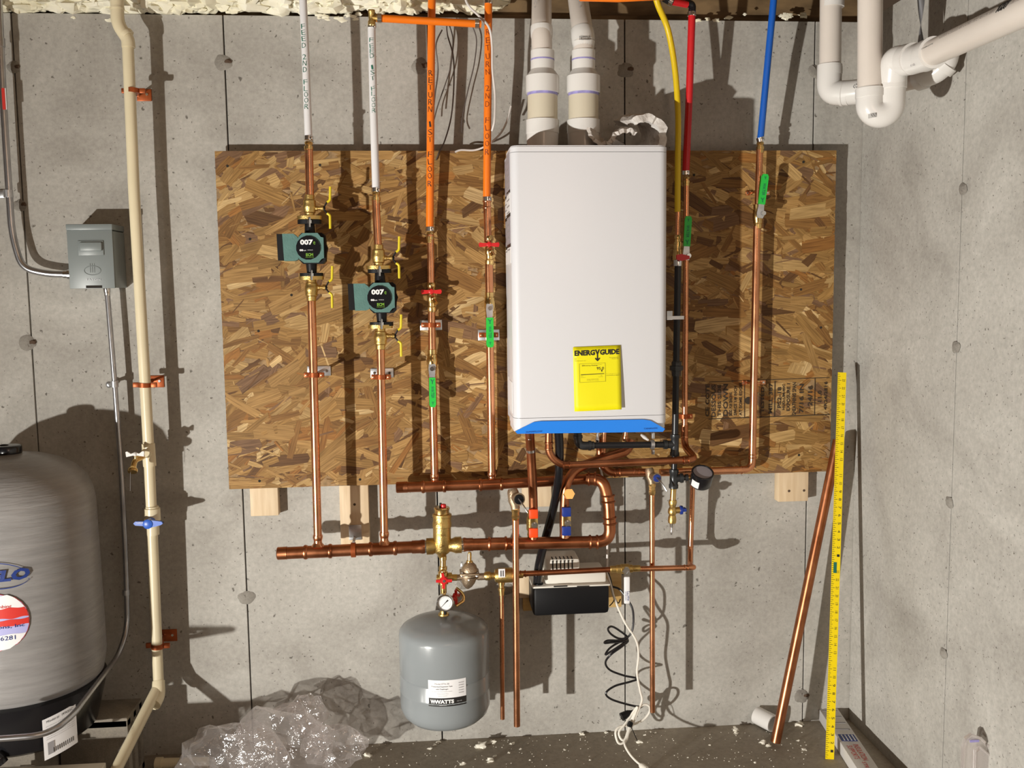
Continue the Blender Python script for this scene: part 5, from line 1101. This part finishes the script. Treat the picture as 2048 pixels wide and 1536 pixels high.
mb = MB(); bpx(mb, 172, 571, 204, 576, .1085, .1100); obj('latch_slot', mb, M['dark'], t)
s = S(185, 540, .11); mb = MB(); oc = P(185, 541, .1095)
tube(mb, [oc + V((math.cos(a) * 16 / s, 0, math.sin(a) * 9 / s)) for a in [k * 2 * PI / 24 for k in range(25)]], .0011, 6)
for q in (-4, 0, 4): tube(mb, [oc + V((q / s, 0, -4 / s)), oc + V((q / s, 0, 14 / s))], .0009, 6)
obj('embossed_emblem', mb, M['boxgrey'], t)
text('EATON', M['galv'], t, P(187, 559, .1105), V((1, 0, 0)), V((0, 0, 1)), width=27 / s, height=4 / s)
t = thing('metal_conduit', 'thin grey conduit from the grey box down and around the pressure tank', 'conduit', P(60, 1478, .5))
mb = MB(); tube(mb, bend([P(214, 578, .055), P(229, 760, .055), P(243, 950, .05), P(252, 1130, .04), P(255, 1255, .05), P(238, 1310, .12), P(190, 1372, .3), P(145, 1432, .5), P(95, 1470, .60), P(-60, 1482, .62)], .09, 8), 5.2 / S(240, 900, .06), 16); obj('tube', mb, M['conduit'], t)
mb = MB(); lat(mb, (213.5, 576, .055), (215, 592, .055), [(0, 12), (0, 14), (.5, 14), (.6, 12), (1, 12)], 12); obj('connector', mb, M['chrome'], t)
mb = MB(); lat(mb, (229, 762, .055), (229.5, 774, .055), [(0, 11), (0, 15), (1, 15), (1, 11)], 16); ball(mb, P(218, 769, .03), .010, (1, .5, 1)); lat(mb, (218, 769, .03), (228, 768, .05), [(0, 6), (1, 8)], 8); lat(mb, (252, 1180, .043), (252.5, 1190, .044), [(0, 11), (0, 14), (1, 14), (1, 11)], 14); obj('strap', mb, M['galv'], t)

# ------------------------------------------------------------------ pressure tank, lower left
DT = .25; s = S(40, 1200, DT)
ax = P(36, 1200, DT).x; zt_ = P(28, 905, DT).z; RT = 156 / s; zbt = P(50, 1400, DT + RT * .3).z
cT = V((ax, -DT, zbt)); H = zt_ - zbt
t = thing('pressure_tank', 'large grey pressure tank on a black base at the lower left', 'tank', V((ax, -DT, 0.02)))
pr = [(0, RT * .7), (.015, RT * .86), (.045, RT * .97), (.08, RT * 1.0), (.10, RT * 1.012), (H * .5, RT * 1.0), (H - .15, RT * .985), (H - .115, RT * .96), (H - .08, RT * .90), (H - .05, RT * .78), (H - .028, RT * .62), (H - .012, RT * .42), (H - .003, RT * .2), (H, .02)]
mb = MB(); lathe(mb, cT, V((0, 0, 1)), pr, 72); obj('shell', mb, M['bigtank'], t, ang=60)
mb = MB(); lathe(mb, cT + V((0, 0, H - .006)), V((0, 0, 1)), [(0, .034), (.006, .036), (.022, .036), (.026, .033), (.027, .03)], 24); ball(mb, cT + V((-.01, 0, H + .021)), .008, (1.6, 1, .5)); obj('top_cap', mb, M['blackgloss'], t)
zb2 = P(100, 1497, DT + RT * .6).z
mb = MB(); lathe(mb, V((cT.x, cT.y, zb2)), V((0, 0, 1)), [(0, RT * .80), (.01, RT * .86), (zbt - zb2 - .005, RT * .97), (zbt - zb2 + .03, RT * 1.0), (zbt - zb2 + .035, RT * .95)], 48); obj('base_skirt', mb, M['blackgloss'], t, label='black plastic base skirt')
def ptx2(st, px, py, wd, h, m, slant=0.0, k=1.0, off=.0014, bold=0.0):
    az = az_of(px, cT, RT * 1.01, py, DT + RT); z = P(px, py, DT + RT * math.cos(az)).z
    return text(st, M[m], t, V(), V((1, 0, 0)), V((0, 0, 1)), width=wd / s, height=h / s, wrap=lambda a, b: wrapper(cT, RT * 1.012 + off, az, z)(a + b * slant, b), bold=bold)
ptx2('FLO', 20, 1150, 66, 22, 'bluetext', .25, bold=.05); ptx2('R', 58, 1157, 3, 3, 'bluetext')
for sg, y0 in ((1, 1133), (-1, 1172)):
    mb = MB(); vs = []; n = 24
    for k in range(n + 1):
        a = k / n * 1.5; px = -14 + 72 * math.sin(a); py = 1152 - sg * 26 * math.cos(a) + (0)
        az = az_of(px, cT, RT * 1.01, py, DT + RT); z = P(px, py, DT + RT * math.cos(az)).z; wv = .0010 * math.cos(a * .95) + .0003
        for q in (-1, 1): vs.append(wrapper(cT, RT * 1.012 + .0012, az, z)(0, q * wv))
    mb.add(vs, [(2 * k, 2 * k + 2, 2 * k + 3, 2 * k + 1) for k in range(n)]); obj('logo_ring', mb, M['bluetext'], t)
azs = az_of(-8, cT, RT * 1.01, 1245, DT + RT); zS = P(-8, 1245, DT + RT * math.cos(azs)).z; rS = 55 / s
def disc(name, m, r, off, y0=-1, y1=1, wav=0.0):
    mb = MB(); vs = []; n = 40; K = 10; ya, yb = y0 * r, y1 * r
    for k in range(K + 1):
        b_ = ya + (yb - ya) * k / K; hw = math.sqrt(max(r * r - b_ * b_, 0))
        for j in range(n + 1):
            a = -hw + 2 * hw * j / n; bb = b_ + wav * math.sin(a * 120 + k) * (1 if 0 <= k <= K else 0)
            vs.append(wrapper(cT, RT * 1.012 + off, azs, zS)(a, bb))
    for k in range(K):
        for j in range(n): q = k * (n + 1) + j; vs_ = (q, q + 1, q + n + 2, q + n + 1); mb.f.append(vs_)
    mb.v = vs; return obj(name, mb, m, t)
disc('round_sticker', M['redprint'], rS * 1.015, .0010); disc('sticker_face', M['lilac'], rS, .0014); disc('sticker_cloud', M['paper'], rS * .99, .0018, .42, .92, .001)
disc('sticker_band', M['redprint'], rS * .99, .0020, .10, .46, .0018); disc('sticker_band', M['redprint'], rS * .99, .0020, -.16, .05, .0012); disc('sticker_cloud', M['paper'], rS * .99, .0018, -.98, -.45, .001)
ptx2('ons, Inc', 22, 1252, 44, 7, 'bluetext', off=.0028); ptx2('6281', 16, 1275, 25, 8, 'bluetext', off=.0028); ptx2('Plumbing', 2, 1214, 34, 8, 'redprint', off=.0028)
# base label
azb = az_of(118, cT, RT * .93, 1460, DT + RT * .8); zl = P(118, 1462, DT + RT * .93 * math.cos(azb)).z
def bw(off, z, a0=0): return lambda a, b: wrapper(cT, RT * .965 + off, azb, z)(a * math.cos(.12) - b * math.sin(.12) * 0, b + a * .18)
mb = MB(); vs = []; n = 10
for j in range(n + 1):
    a = (j / n - .5) * 66 / s
    for b_ in (-40 / s, 40 / s): vs.append(bw(.002, zl)(a, b_))
mb.add(vs, [(2 * j, 2 * j + 2, 2 * j + 3, 2 * j + 1) for j in range(n)]); obj('base_label', mb, M['paper'], t, label='white specification label')
def bt(st, u_, v_, wd, h, m='ink'): text(st, M[m], t, V(), V((1, 0, 0)), V((0, 0, 1)), width=wd / s, height=h / s, wrap=lambda a, b: bw(.0032, zl)(a + u_ / s, b + v_ / s))
bt('Model #   PFX22C', 0, 33, 52, 5); bt('IIIIIIIIIII', 4, -26, 40, 9)
for k in range(7): bt('specification pressure tank data', 0, 24 - 4.2 * k, 56, 2.2, 'inkgrey')
mb = MB(); mb.add([bw(.0030, zl)(a / s, b_ / s) for a, b_ in ((-26, -32), (-14, -32), (-14, -8), (-26, -8))], [(0, 1, 2, 3)]); obj('label_print', mb, M['inkgrey'], t, smooth=False)
# cinder blocks under the tank: wall with two open cells each
def cinder(lab, px0, px1, pyt, d0, d1):
    xa = P(px0, 1480, d1).x; xb = P(px1, 1480, d1).x; zt = P(px1, pyt, d1).z
    t = thing('cinder_block', lab, 'cinder block', V(((xa + xb) / 2, -(d0 + d1) / 2, 0))); mb = MB(); th = .03; L_ = d1 - d0
    box(mb, V(((xa + xb) / 2, -(d0 + d1) / 2, zt - th / 2)), (xb - xa, L_, th), bev=.004); box(mb, V(((xa + xb) / 2, -(d0 + d1) / 2, th / 2)), (xb - xa, L_, th), bev=.004)
    for q in (0, .5, 1): box(mb, V(((xa + xb) / 2, -(d0 + th / 2 + (L_ - th) * q), zt / 2)), (xb - xa, th, zt - .01), bev=.004)
    obj('block_shell', mb, M['block'], t); mb = MB(); box(mb, V(((xa + xb) / 2 - .01, -(d0 + d1) / 2, zt / 2)), (.03, L_ - .01, zt - .02)); obj('block_web', mb, M['block'], t)
cinder('cinder block on the floor under the right side of the pressure tank', 118, 257, 1436, .08, .22)
zt0 = zb2
mb = MB(); box(mb, V((ax - .10, -DT - .02, zt0 / 2)), (.34, .20, max(zt0 - .002, .02)), bev=.006); obj('cinder_block', mb, M['block'], label='cinder block hidden in shadow under the middle of the tank', cat='cinder block')
# bits at the lower left corner, lying on a board that rests on a block
zbx = P(150, 1531, .38).z; xr_ = P(210, 1531, .38).x; xl_ = P(-120, 1531, .38).x
mb = MB(); box(mb, V(((xl_ + xr_) / 2, -.49, zbx - .011)), (xr_ - xl_, .24, .022), bev=.003); obj('foam_board', mb, M['foambit'], label='white board along the bottom left edge of the picture', cat='board')
mb = MB(); box(mb, V(((xl_ + xr_) / 2 - .02, -.49, (zbx - .022) / 2)), (xr_ - xl_ - .06, .20, zbx - .0225), bev=.005); obj('cinder_block', mb, M['block'], label='cinder block under the white board at the bottom left', cat='cinder block')
t = thing('brass_fitting', 'small brass fitting lying at the bottom left corner', 'fitting', V((P(38, 1526, .42).x, -.42, zbx))); mb = MB(); a_ = P(28, 1530, .42); a_.z = zbx + .009; b_ = P(48, 1526, .43); b_.z = zbx + .009
lathe(mb, a_, b_ - a_, [(0, .008), (.008, .009), (.009, .006), (.018, .006), (.019, .009), (.027, .007)], 8); obj('fitting_body', mb, M['brass'], t)
mb = MB(); prism(mb, [V((P(x, 1528, .41).x, -y, zbx + .0015)) for x, y in ((8, .42), (20, .40), (52, .395), (72, .40), (62, .43), (35, .44))], V((0, 0, 1)), .003); obj('plastic_tag', mb, M['greenprint'], label='green tag lying at the bottom left corner', cat='tag')
mb = MB(); lat(mb, (-8, 1508, .45), (8, 1526, .45), [(0, 22), (.5, 24), (.6, 20), (1, 19)], 16); obj('black_connector', mb, M['blackgloss'], label='black threaded connector at the very bottom left', cat='fitting')
t = thing('pipe_offcut', 'short cream pipe offcut on the floor behind the plastic bag', 'pipe', PZ(335, 1530, .012)); o1 = PZ(312, 1527, .018); o2 = o1 + V((.16, -.01, 0)); mb = MB(); tube(mb, [o1, o2], .016, 18); obj('pipe_body', mb, M['cream'], t)
mb = MB(); tube(mb, [o1 - V((.0005, 0, 0)), o1 + V((.02, -.001, 0))], .019, 18); obj('coupling', mb, M['cream'], t)

# ------------------------------------------------------------------ plastic bag
def film_lobe(mb, c, r, sc, seed, amp=.3):
    bm = bmesh.new(); bmesh.ops.create_icosphere(bm, subdivisions=3, radius=1)
    for v in bm.verts:
        n = v.co.normalized(); p = n * 1.6 + V((seed, seed * .7, 0))
        rid = 1 - abs(noise.noise(p * 1.5)) * 2; rid2 = 1 - abs(noise.noise(p * 3.6 + V((4, 1, 2)))) * 2; rid3 = 1 - abs(noise.noise(p * 8 + V((1, 7, 2)))) * 2
        q = 1 + amp * (rid * .5 + rid2 * .28 + rid3 * .12 - .4)
        v.co = V((n.x * sc[0], n.y * sc[1], n.z * sc[2])) * r * q + c
        if v.co.z < .004: v.co.z = .004
    bm.verts.index_update(); mb.add([v.co for v in bm.verts], [tuple(x.index for x in f.verts) for f in bm.faces]); bm.free()
mb = MB()
for (px, py, d, r, sc, sd, amp) in ((465, 1525, .22, .135, (1.1, .7, .85), 1.1, .55), (560, 1500, .18, .135, (1.05, .7, .95), 3.3, .5), (614, 1430, .13, .055, (.95, .6, 1.05), 5.7, .8),
        (668, 1492, .19, .080, (1.05, .5, .75), 7.9, .8)):
    film_lobe(mb, P(px, py, d), r, sc, sd, amp)
obj('plastic_bag', mb, M['film'], smooth=False, label='crumpled clear plastic bag on the floor left of the tank', cat='plastic bag')

# ------------------------------------------------------------------ right side
def pvc_pipe(lab, pts, r, fits=(), name='pvc_drain_pipe', R=.07):
    t = thing(name, lab, 'pipe', pts[-1]); mb = MB(); tube(mb, bend(pts, R, 9), r, 28); obj('pipe_body', mb, M['pvc'], t); return t
DPB = .63; rp = .0300
XB = P(1740, 100, DPB)
t = pvc_pipe('thick white plastic drain pipe dropping into the trap at top right', [P(1741, -120, DPB), P(1739.5, 180, DPB)], rp, R=.05); t['label'] = 'thick white plastic drain pipe dropping into the trap at top right'
mb = MB(); a0 = P(1739, 176, DPB); a1 = P(1739, 208, DPB); rr = .0345
b0 = P(1783, 208, DPB + .01); xm = (a1 + b0) / 2; hw = (b0.x - a1.x) / 2
us = [a1 + V((0, 0, .0))] 
for k in range(1, 16):
    a = PI * k / 16; us.append(V((xm.x - hw * math.cos(a), (a1.y + b0.y) / 2 + (b0.y - a1.y) / 2 * -math.cos(a) , a1.z - hw * 1.02 * math.sin(a))))
us.append(b0); tube(mb, [a0] + us + [P(1784, 168, DPB + .01)], .0330, 30); obj('trap_bend', mb, M['pvcfit'], t, label='glossy white U bend')
mb = MB(); lat(mb, (1739, 177, DPB), (1739.3, 195, DPB), [(0, 49), (0, 55), (1, 55), (1, 52)], 30); lat(mb, (1784, 162, DPB + .01), (1783.6, 178, DPB + .01), [(0, 52), (0, 57), (1, 57), (1, 53)], 30); obj('trap_nut', mb, M['pvcfit'], t)
s = S(1750, 228, .67); text('IIIIIIIII', M['ink'], t, P(1745, 231, DPB + .034), V((1, 0, .18)), V((0, 0, 1)), width=17 / s, height=9 / s, name='barcode')
# long pipe running toward the camera along the right wall
E0 = P(1784, 165, DPB + .01); 
F1 = P(1862, 107, .80); F2 = P(2048, 22, 1.20); dF = (F2 - F1).normalized()
t = thing('pvc_drain_pipe', 'long white plastic pipe sloping along the right wall toward the viewer', 'pipe', F1)
mb = MB(); tube(mb, [F1 - dF * .02, F2 + dF * .6], rp, 30); obj('pipe_body', mb, M['pvc'], t)
mb = MB(); Q = P(1789, 118, DPB + .03); tube(mb, bend([E0 + V((0, 0, -.004)), Q, P(1818, 122, .70), F1 - dF * .03, F1 + dF * .01], .055, 9), .0345, 30); obj('elbow', mb, M['pvcfit'], t)
mb = MB(); lathe(mb, F1 - dF * .03, dF, [(0, .035), (0, .0365), (.045, .0365), (.045, .031)], 30); obj('socket', mb, M['pvcfit'], t); mb = MB()
c_ = P(1812, 120, .69); d2 = (F1 - dF * .03 - c_).normalized(); lathe(mb, c_, d2, [(0, .034), (0, .0375), (.03, .0375), (.03, .034)], 30); obj('socket', mb, M['pvcfit'], t)
upF = (V((0, 0, 1)) - dF * dF.z).normalized(); sd = dF.cross(upF).normalized(); nc = (-upF * .15 - sd if sd.x > 0 else sd).normalized()
side = sd if sd.dot(CAM - F1) > 0 else -sd
def onpipe(st, dist, wd, h, lift, m, slant=0):
    def w_(a, b):
        ang = (lift + b / rp); return F1 + dF * (dist + a) + (side * math.cos(ang) + upF * math.sin(ang)) * (rp + .0006)
    text(st, M[m], t, V(), V((1, 0, 0)), V((0, 0, 1)), width=wd, height=h, wrap=w_)
onpipe('CHARLOTTE', .045, .06, .003, .25, 'ink'); onpipe('COEX CELLULAR CORE PIPE ASTM F891', .22, .24, .009, .55, 'inkpipe'); onpipe('PVC-1120 NSF-DWV', .42, .12, .009, .55, 'inkpipe'); onpipe('40-63 6:02 B', .56, .1, .009, .6, 'inkpipe')
mb = MB()
for k in range(5):
    pts = [F1 + dF * (.345 + .008 * k + .003 * q) + (side * math.cos(.75 + .5 * math.sin(q * 2.1 + k)) + upF * math.sin(.75 + .5 * math.sin(q * 2.1 + k))) * (rp + .0006) for q in range(6)]
    tube(mb, smooth_path(pts, 3), .0009, 6)
obj('marker_scribble', mb, M['ink'], t)
mb = MB(); c5 = P(1829, 130, .735) ; text('IIIIIII', M['inkgrey'], t, P(1829, 129, .78) , V((1, 0, .3)), V((-.2, 0, 1)), width=.02, height=.005, name='barcode')
# pipe A behind
DA = .35; ra = .0295
t = thing('pvc_drain_pipe', 'white plastic pipe nearest the back wall turning behind the trap', 'pipe', P(1665, 190, DA))
mb = MB(); tube(mb, [P(1663, -110, DA), P(1660, 145, DA)], ra, 28); obj('pipe_body', mb, M['pvc'], t)
mb = MB(); tube(mb, bend([P(1659.5, 130, DA), P(1658, 186, DA), P(1700, 186, DA + .04), P(1790, 172, DA + .12)], .07, 9), .0335, 28); obj('elbow', mb, M['pvcfit'], t)
mb = MB(); lat(mb, (1660, 134, DA), (1660, 150, DA), [(0, 44), (0, 48), (1, 48), (1, 46)], 28); obj('socket', mb, M['pvcfit'], t); mb = MB(); lat(mb, (1664.5, -4, DA), (1664, 15, DA), [(0, 42), (0, 47), (1, 47), (1, 43)], 28); obj('socket', mb, M['pvcfit'], t); mb = MB(); lat(mb, (1684, 187, DA + .025), (1700, 187, DA + .04), [(0, 46), (0, 50), (.3, 50), (.35, 47), (1, 47)], 28); obj('socket', mb, M['pvcfit'], t)
mb = MB(); tube(mb, [P(1780, 173, DA + .11), P(1845, 158, DA + .2)], .0215, 24); obj('reduced_pipe', mb, M['pvc'], t)
mb = MB(); tube(mb, bend([P(1838, 155, DA + .19), P(1870, 146, DA + .22), P(1890, 128, DA + .24), P(1897, 100, DA + .24)], .06, 9), .0290, 26); lat(mb, (1836, 158, DA + .18), (1850, 153, DA + .2), [(0, 40), (0, 48), (1, 48), (1, 40)], 26); lat(mb, (1882, 138, DA + .23), (1893, 126, DA + .24), [(0, 42), (0, 50), (1, 50), (1, 42)], 26); obj('upper_elbow', mb, M['pvcfit'], t)
text('< >', M['ink'], t, P(1711, 172, DA + .085), V((1, 0, .3)), V((0, 0, 1)), width=10 / S(1711, 172, .4), height=9 / S(1711, 172, .4))
# twisted strap
t = thing('hanger_strap', 'twisted grey hanger strap by the right wall above the sloping pipe', 'bracket', P(1842, 72, .55)); mb = MB(); vs = []; n = 30; s = S(1842, 40, .55)
for k in range(n + 1):
    y = -60 + 150 * k / n; o = P(1842 + .0 * k, y, .55); a = (y - 42) / 60 * 1.6; w_ = 7.5 / s
    for q in (-1, 1): vs.append(o + V((math.sin(a + .1), math.cos(a + .1) * .6, 0)) * q * w_)
mb.add(vs, [(2 * k, 2 * k + 2, 2 * k + 3, 2 * k + 1) for k in range(n)]); so = obj('strap', mb, M['strap'], t); sm = so.modifiers.new('t', 'SOLIDIFY'); sm.thickness = .001

# ruler
rt0 = PZ(1659, 1518, 0.0); rt1 = P(1684, 745, .075)
t = thing('yardstick', 'yellow ruler leaning in the corner beside the strand board', 'ruler', rt0)
ax_ = (rt1 - rt0).normalized(); L_ = (rt1 - rt0).length; wd_ = 17.0 / S(1665, 1100, .2); rr_ = V((1, -.1, 0)); rr_ = (rr_ - ax_ * rr_.dot(ax_)).normalized(); nn = rr_.cross(ax_).normalized()
if nn.y > 0: nn = -nn
mb = MB(); prism(mb, [rt0 - rr_ * wd_ / 2, rt0 + rr_ * wd_ / 2, rt1 + rr_ * wd_ / 2, rt1 - rr_ * wd_ / 2], nn, .0022); t = obj('blade', mb, M['rule'], t)
mb = MB(); f0 = .0024
inch = L_ / 48
for k in range(1, 48 * 4):
    ln = .011 if k % 4 == 0 else (.008 if k % 2 == 0 else .0055); p = rt1 - ax_ * inch * k / 4 - rr_ * wd_ / 2 + nn * f0
    prism(mb, [p + ax_ * .0006, p + rr_ * ln + ax_ * .0006, p + rr_ * ln - ax_ * .0006, p - ax_ * .0006], nn, .0002)
obj('graduation', mb, M['ink'], t, smooth=False)
for k in range(1, 48):
    if k in (12, 24, 36): continue
    p = rt1 - ax_ * inch * k + rr_ * wd_ * .22 + nn * f0
    text(str(48 - k if k > 24 else 24 - k), M['ink'], t, p, -ax_, rr_, height=.0085, width=.0078, name='numeral')
for k in (24.5,):
    p = rt1 - ax_ * inch * k - rr_ * wd_ * .1 + nn * f0; mb = MB(); prism(mb, [p + rr_ * .005 + ax_ * .017, p - rr_ * .005 + ax_ * .017, p - rr_ * .005 - ax_ * .017, p + rr_ * .005 - ax_ * .017], nn, .0003); obj('printed_block', mb, M['inkgreen'], t, smooth=False)
# leaning copper pipe
c0 = PZ(1551, 1484, .014); c1 = P(1676, 880, .065)
t = thing('copper_pipe', 'loose tarnished copper pipe leaning behind the yellow ruler', 'pipe', c0); mb = MB(); tube(mb, [c0, c1], .0160, 24); obj('pipe_body', mb, M['copper_old'], t)
# pvc tee on floor
t = thing('pvc_fitting', 'white plastic pipe fitting on the floor behind the copper pipe', 'fitting', PZ(1535, 1460, 0)); o = PZ(1529, 1459, 0) + V((0, 0, .033))
mb = MB(); n = 28; A0 = o + V((-.016, .030, .004)); A1 = o + V((.020, -.026, -.001)); dr = (A1 - A0); 
for (r_, flip) in ((.029, 0), (.0245, 1)):
    u, v = frame(dr); ring = [[p + (u * math.cos(2 * PI * k / n) + v * math.sin(2 * PI * k / n)) * r_ for k in range(n)] for p in (A0, A1)]
    o_ = len(mb.v); mb.v += ring[0] + ring[1]
    for k in range(n): q = (o_ + k, o_ + (k + 1) % n, o_ + n + (k + 1) % n, o_ + n + k); mb.f.append(q if not flip else q[::-1])
for e in (0, 1):
    for k in range(n): a = e * n + k; b_ = e * n + (k + 1) % n; mb.f.append((a, b_, b_ + 2 * n, a + 2 * n))
obj('hub', mb, M['pvcfit'], t)

# box of insulation supports
g0 = PZ(1650, 1428, 0.02); g1 = PZ(1735, 1560, 0.02); dr = (g1 - g0); dr.z = 0; Lb = dr.length + .25; dr.normalize(); sdv = V((dr.y, -dr.x, 0)); sdv = sdv if sdv.x > 0 else -sdv
wbx = .064; hbx = .04; ctr = g0 + dr * Lb / 2 + sdv * .01; ctr.z = hbx / 2 + .001
rotm = Matrix((sdv, dr, V((0, 0, 1)))).transposed()
t = thing('supports_box', 'long narrow white cardboard box with red lettering by the right wall', 'box', V((ctr.x, ctr.y, 0)))
mb = MB(); box(mb, ctr, (wbx, Lb, hbx), rotm, .002); obj('carton', mb, M['card'], t)
def onbox(st, along, across, wd, h, m, rot90=True, name='lettering'):
    p = V((g0.x, g0.y, 0)) + dr * along + sdv * (.01 + across); p.z = hbx + .0018
    text(st, M[m], t, p, -dr if not rot90 else dr, (sdv if rot90 else -sdv), width=wd, height=h, name=name)
onbox('INSULATION', .31, .010, .10, .017, 'redprint'); onbox('SUPPORTS', .31, -.012, .085, .017, 'redprint'); onbox('STRIPS 100', .42, 0, .1, .012, 'redprint')
mb = MB(); p = V((g0.x, g0.y, hbx + .0016)) + dr * .215 + sdv * .01; box(mb, p, (.05, .045, .0008), rotm); obj('flag_print', mb, M['bluetext'], t, smooth=False)
for k in range(4): mb = MB(); box(mb, p + V((0, 0, .0007)) + sdv * (-.015 + .011 * k), (.003, .038, .0006), rotm); obj('flag_stripe', mb, M['paper'], t, smooth=False)
for k in range(4): mb = MB(); box(mb, V((g0.x, g0.y, hbx + .0015)) + dr * (.02 + .045 * k) + sdv * .01, (.05, .008, .001), rotm); obj('crease', mb, M['inkgrey'], t, smooth=False)
# clear bin at lower right
t = thing('clear_bin', 'clear plastic bin with a notched rim at the lower right', 'bin', V((1.2, -.95, 0)))
mb = MB(); db = .62
def bp(x, y, d): return P(x, y, d)
poly_front = [bp(x, y, .80) for x, y in ((1922, 1752), (1926, 1495), (1931, 1478), (1944, 1469), (1962, 1476), (1970, 1484), (1972, 1494), (1976, 1489), (1988, 1500), (1993, 1514), (1997, 1508), (2008, 1519), (2017, 1536), (2022, 1752))]
prism(mb, poly_front, V((0, 1, 0)), .010); obj('front_wall', mb, M['bin'], t)
mb = MB(); prism(mb, [P(x, y, .79) for x, y in ((1944, 1752), (1948, 1500), (1957, 1492), (1985, 1515), (2003, 1540), (2008, 1752))], V((0, -1, 0)), .014); obj('recessed_panel', mb, M['bin'], t)
mb = MB(); tube(mb, [P(x, y, .805) for x, y in ((1946, 1752), (1950, 1502), (1958, 1493), (1986, 1516), (2004, 1541))], .003, 8); obj('panel_rib', mb, M['bin'], t)
mb = MB(); tube(mb, [P(x, y, .802) for x, y in ((1924, 1560), (1928, 1496), (1932, 1480), (1944, 1470.5), (1962, 1477), (1970, 1485))], .0035, 8); tube(mb, [P(x, y, .802) for x, y in ((1976, 1490), (1988, 1501), (1992, 1512))], .0035, 8); tube(mb, [P(x, y, .802) for x, y in ((1998, 1509), (2009, 1520), (2018, 1540))], .0035, 8); obj('rim', mb, M['bin'], t)
mb = MB(); box(mb, P(1949, 1482, .806), (.024, .002, .006)); obj('purple_mark', mb, M['purple'], t)
# floor debris
random.seed(21)
for k, (x, y, r) in enumerate([(964, 1491, .016), (985, 1484, .010), (1025, 1487, .006), (1280, 1484, .008), (1163, 1468, .007), (1212, 1465, .005), (1471, 1459, .010), (1472, 1466, .007), (1301, 1464, .004), (1526, 1484, .009), (1537, 1491, .008), (1290, 1470, .004), (980, 1521, .010), (925, 1527, .008), (735, 1510, .010), (878, 1484, .006), (860, 1497, .007), (1041, 1498, .004), (870, 1490, .005), (1310, 1466, .004), (1608, 1499, .007), (1596, 1481, .004), (1510, 1525, .004), (1376, 1515, .003), (1420, 1490, .003), (1180, 1520, .003), (1130, 1500, .003), (1060, 1520, .003), (1600, 1448, .012), (1018, 1505, .004), (990, 1512, .005)]):
    mb = MB(); p = PZ(x, y, r * .4); ball(mb, p, r, (1.2, .8, .6), 9, 6, 1.2, k * 1.7)
    own = {0: 'largest flat foam flake on the floor under the expansion tank', 1: 'curled foam flake just behind the largest one', 3: 'foam crumb on the floor right of the white cord', 4: 'foam crumb against the wall between tank and cords', 6: 'foam crumb standing by the wall foot right of the cords', 9: 'lumpy foam crumb left of the copper pipe foot', 14: 'pale crumb at the right edge of the plastic bag', 28: 'pale crumb in the corner beside the copper pipe'}
    lab = own.get(k, 'small white foam crumb lying on the grey floor')
    o_ = obj('foam_crumb', mb, M['foambit'], ang=60, label=lab, cat='debris')
    if k not in own: o_['group'] = 'small foam crumbs scattered on the floor'
mb = MB()
for k in range(260):
    x = random.uniform(720, 1640); y = random.uniform(1462, 1534)
    if y < 1476 - (x - 1000) * .05: continue
    p = PZ(x, y, .0015); ball(mb, p, random.uniform(.0008, .0022), (1.2, 1, .6), 5, 3, .5, k)
obj('floor_grit', mb, M['foambit'], kind='stuff', label='fine pale grit scattered over the grey floor', cat='debris')
print('TRIS', sum(len(p.vertices) - 2 for o in bpy.data.objects if o.type == 'MESH' for p in o.data.polygons), 'OBJ', len(bpy.data.objects), 'CAMZ', CAM.z, 'seams', [round(x, 2) for x in seamsx])
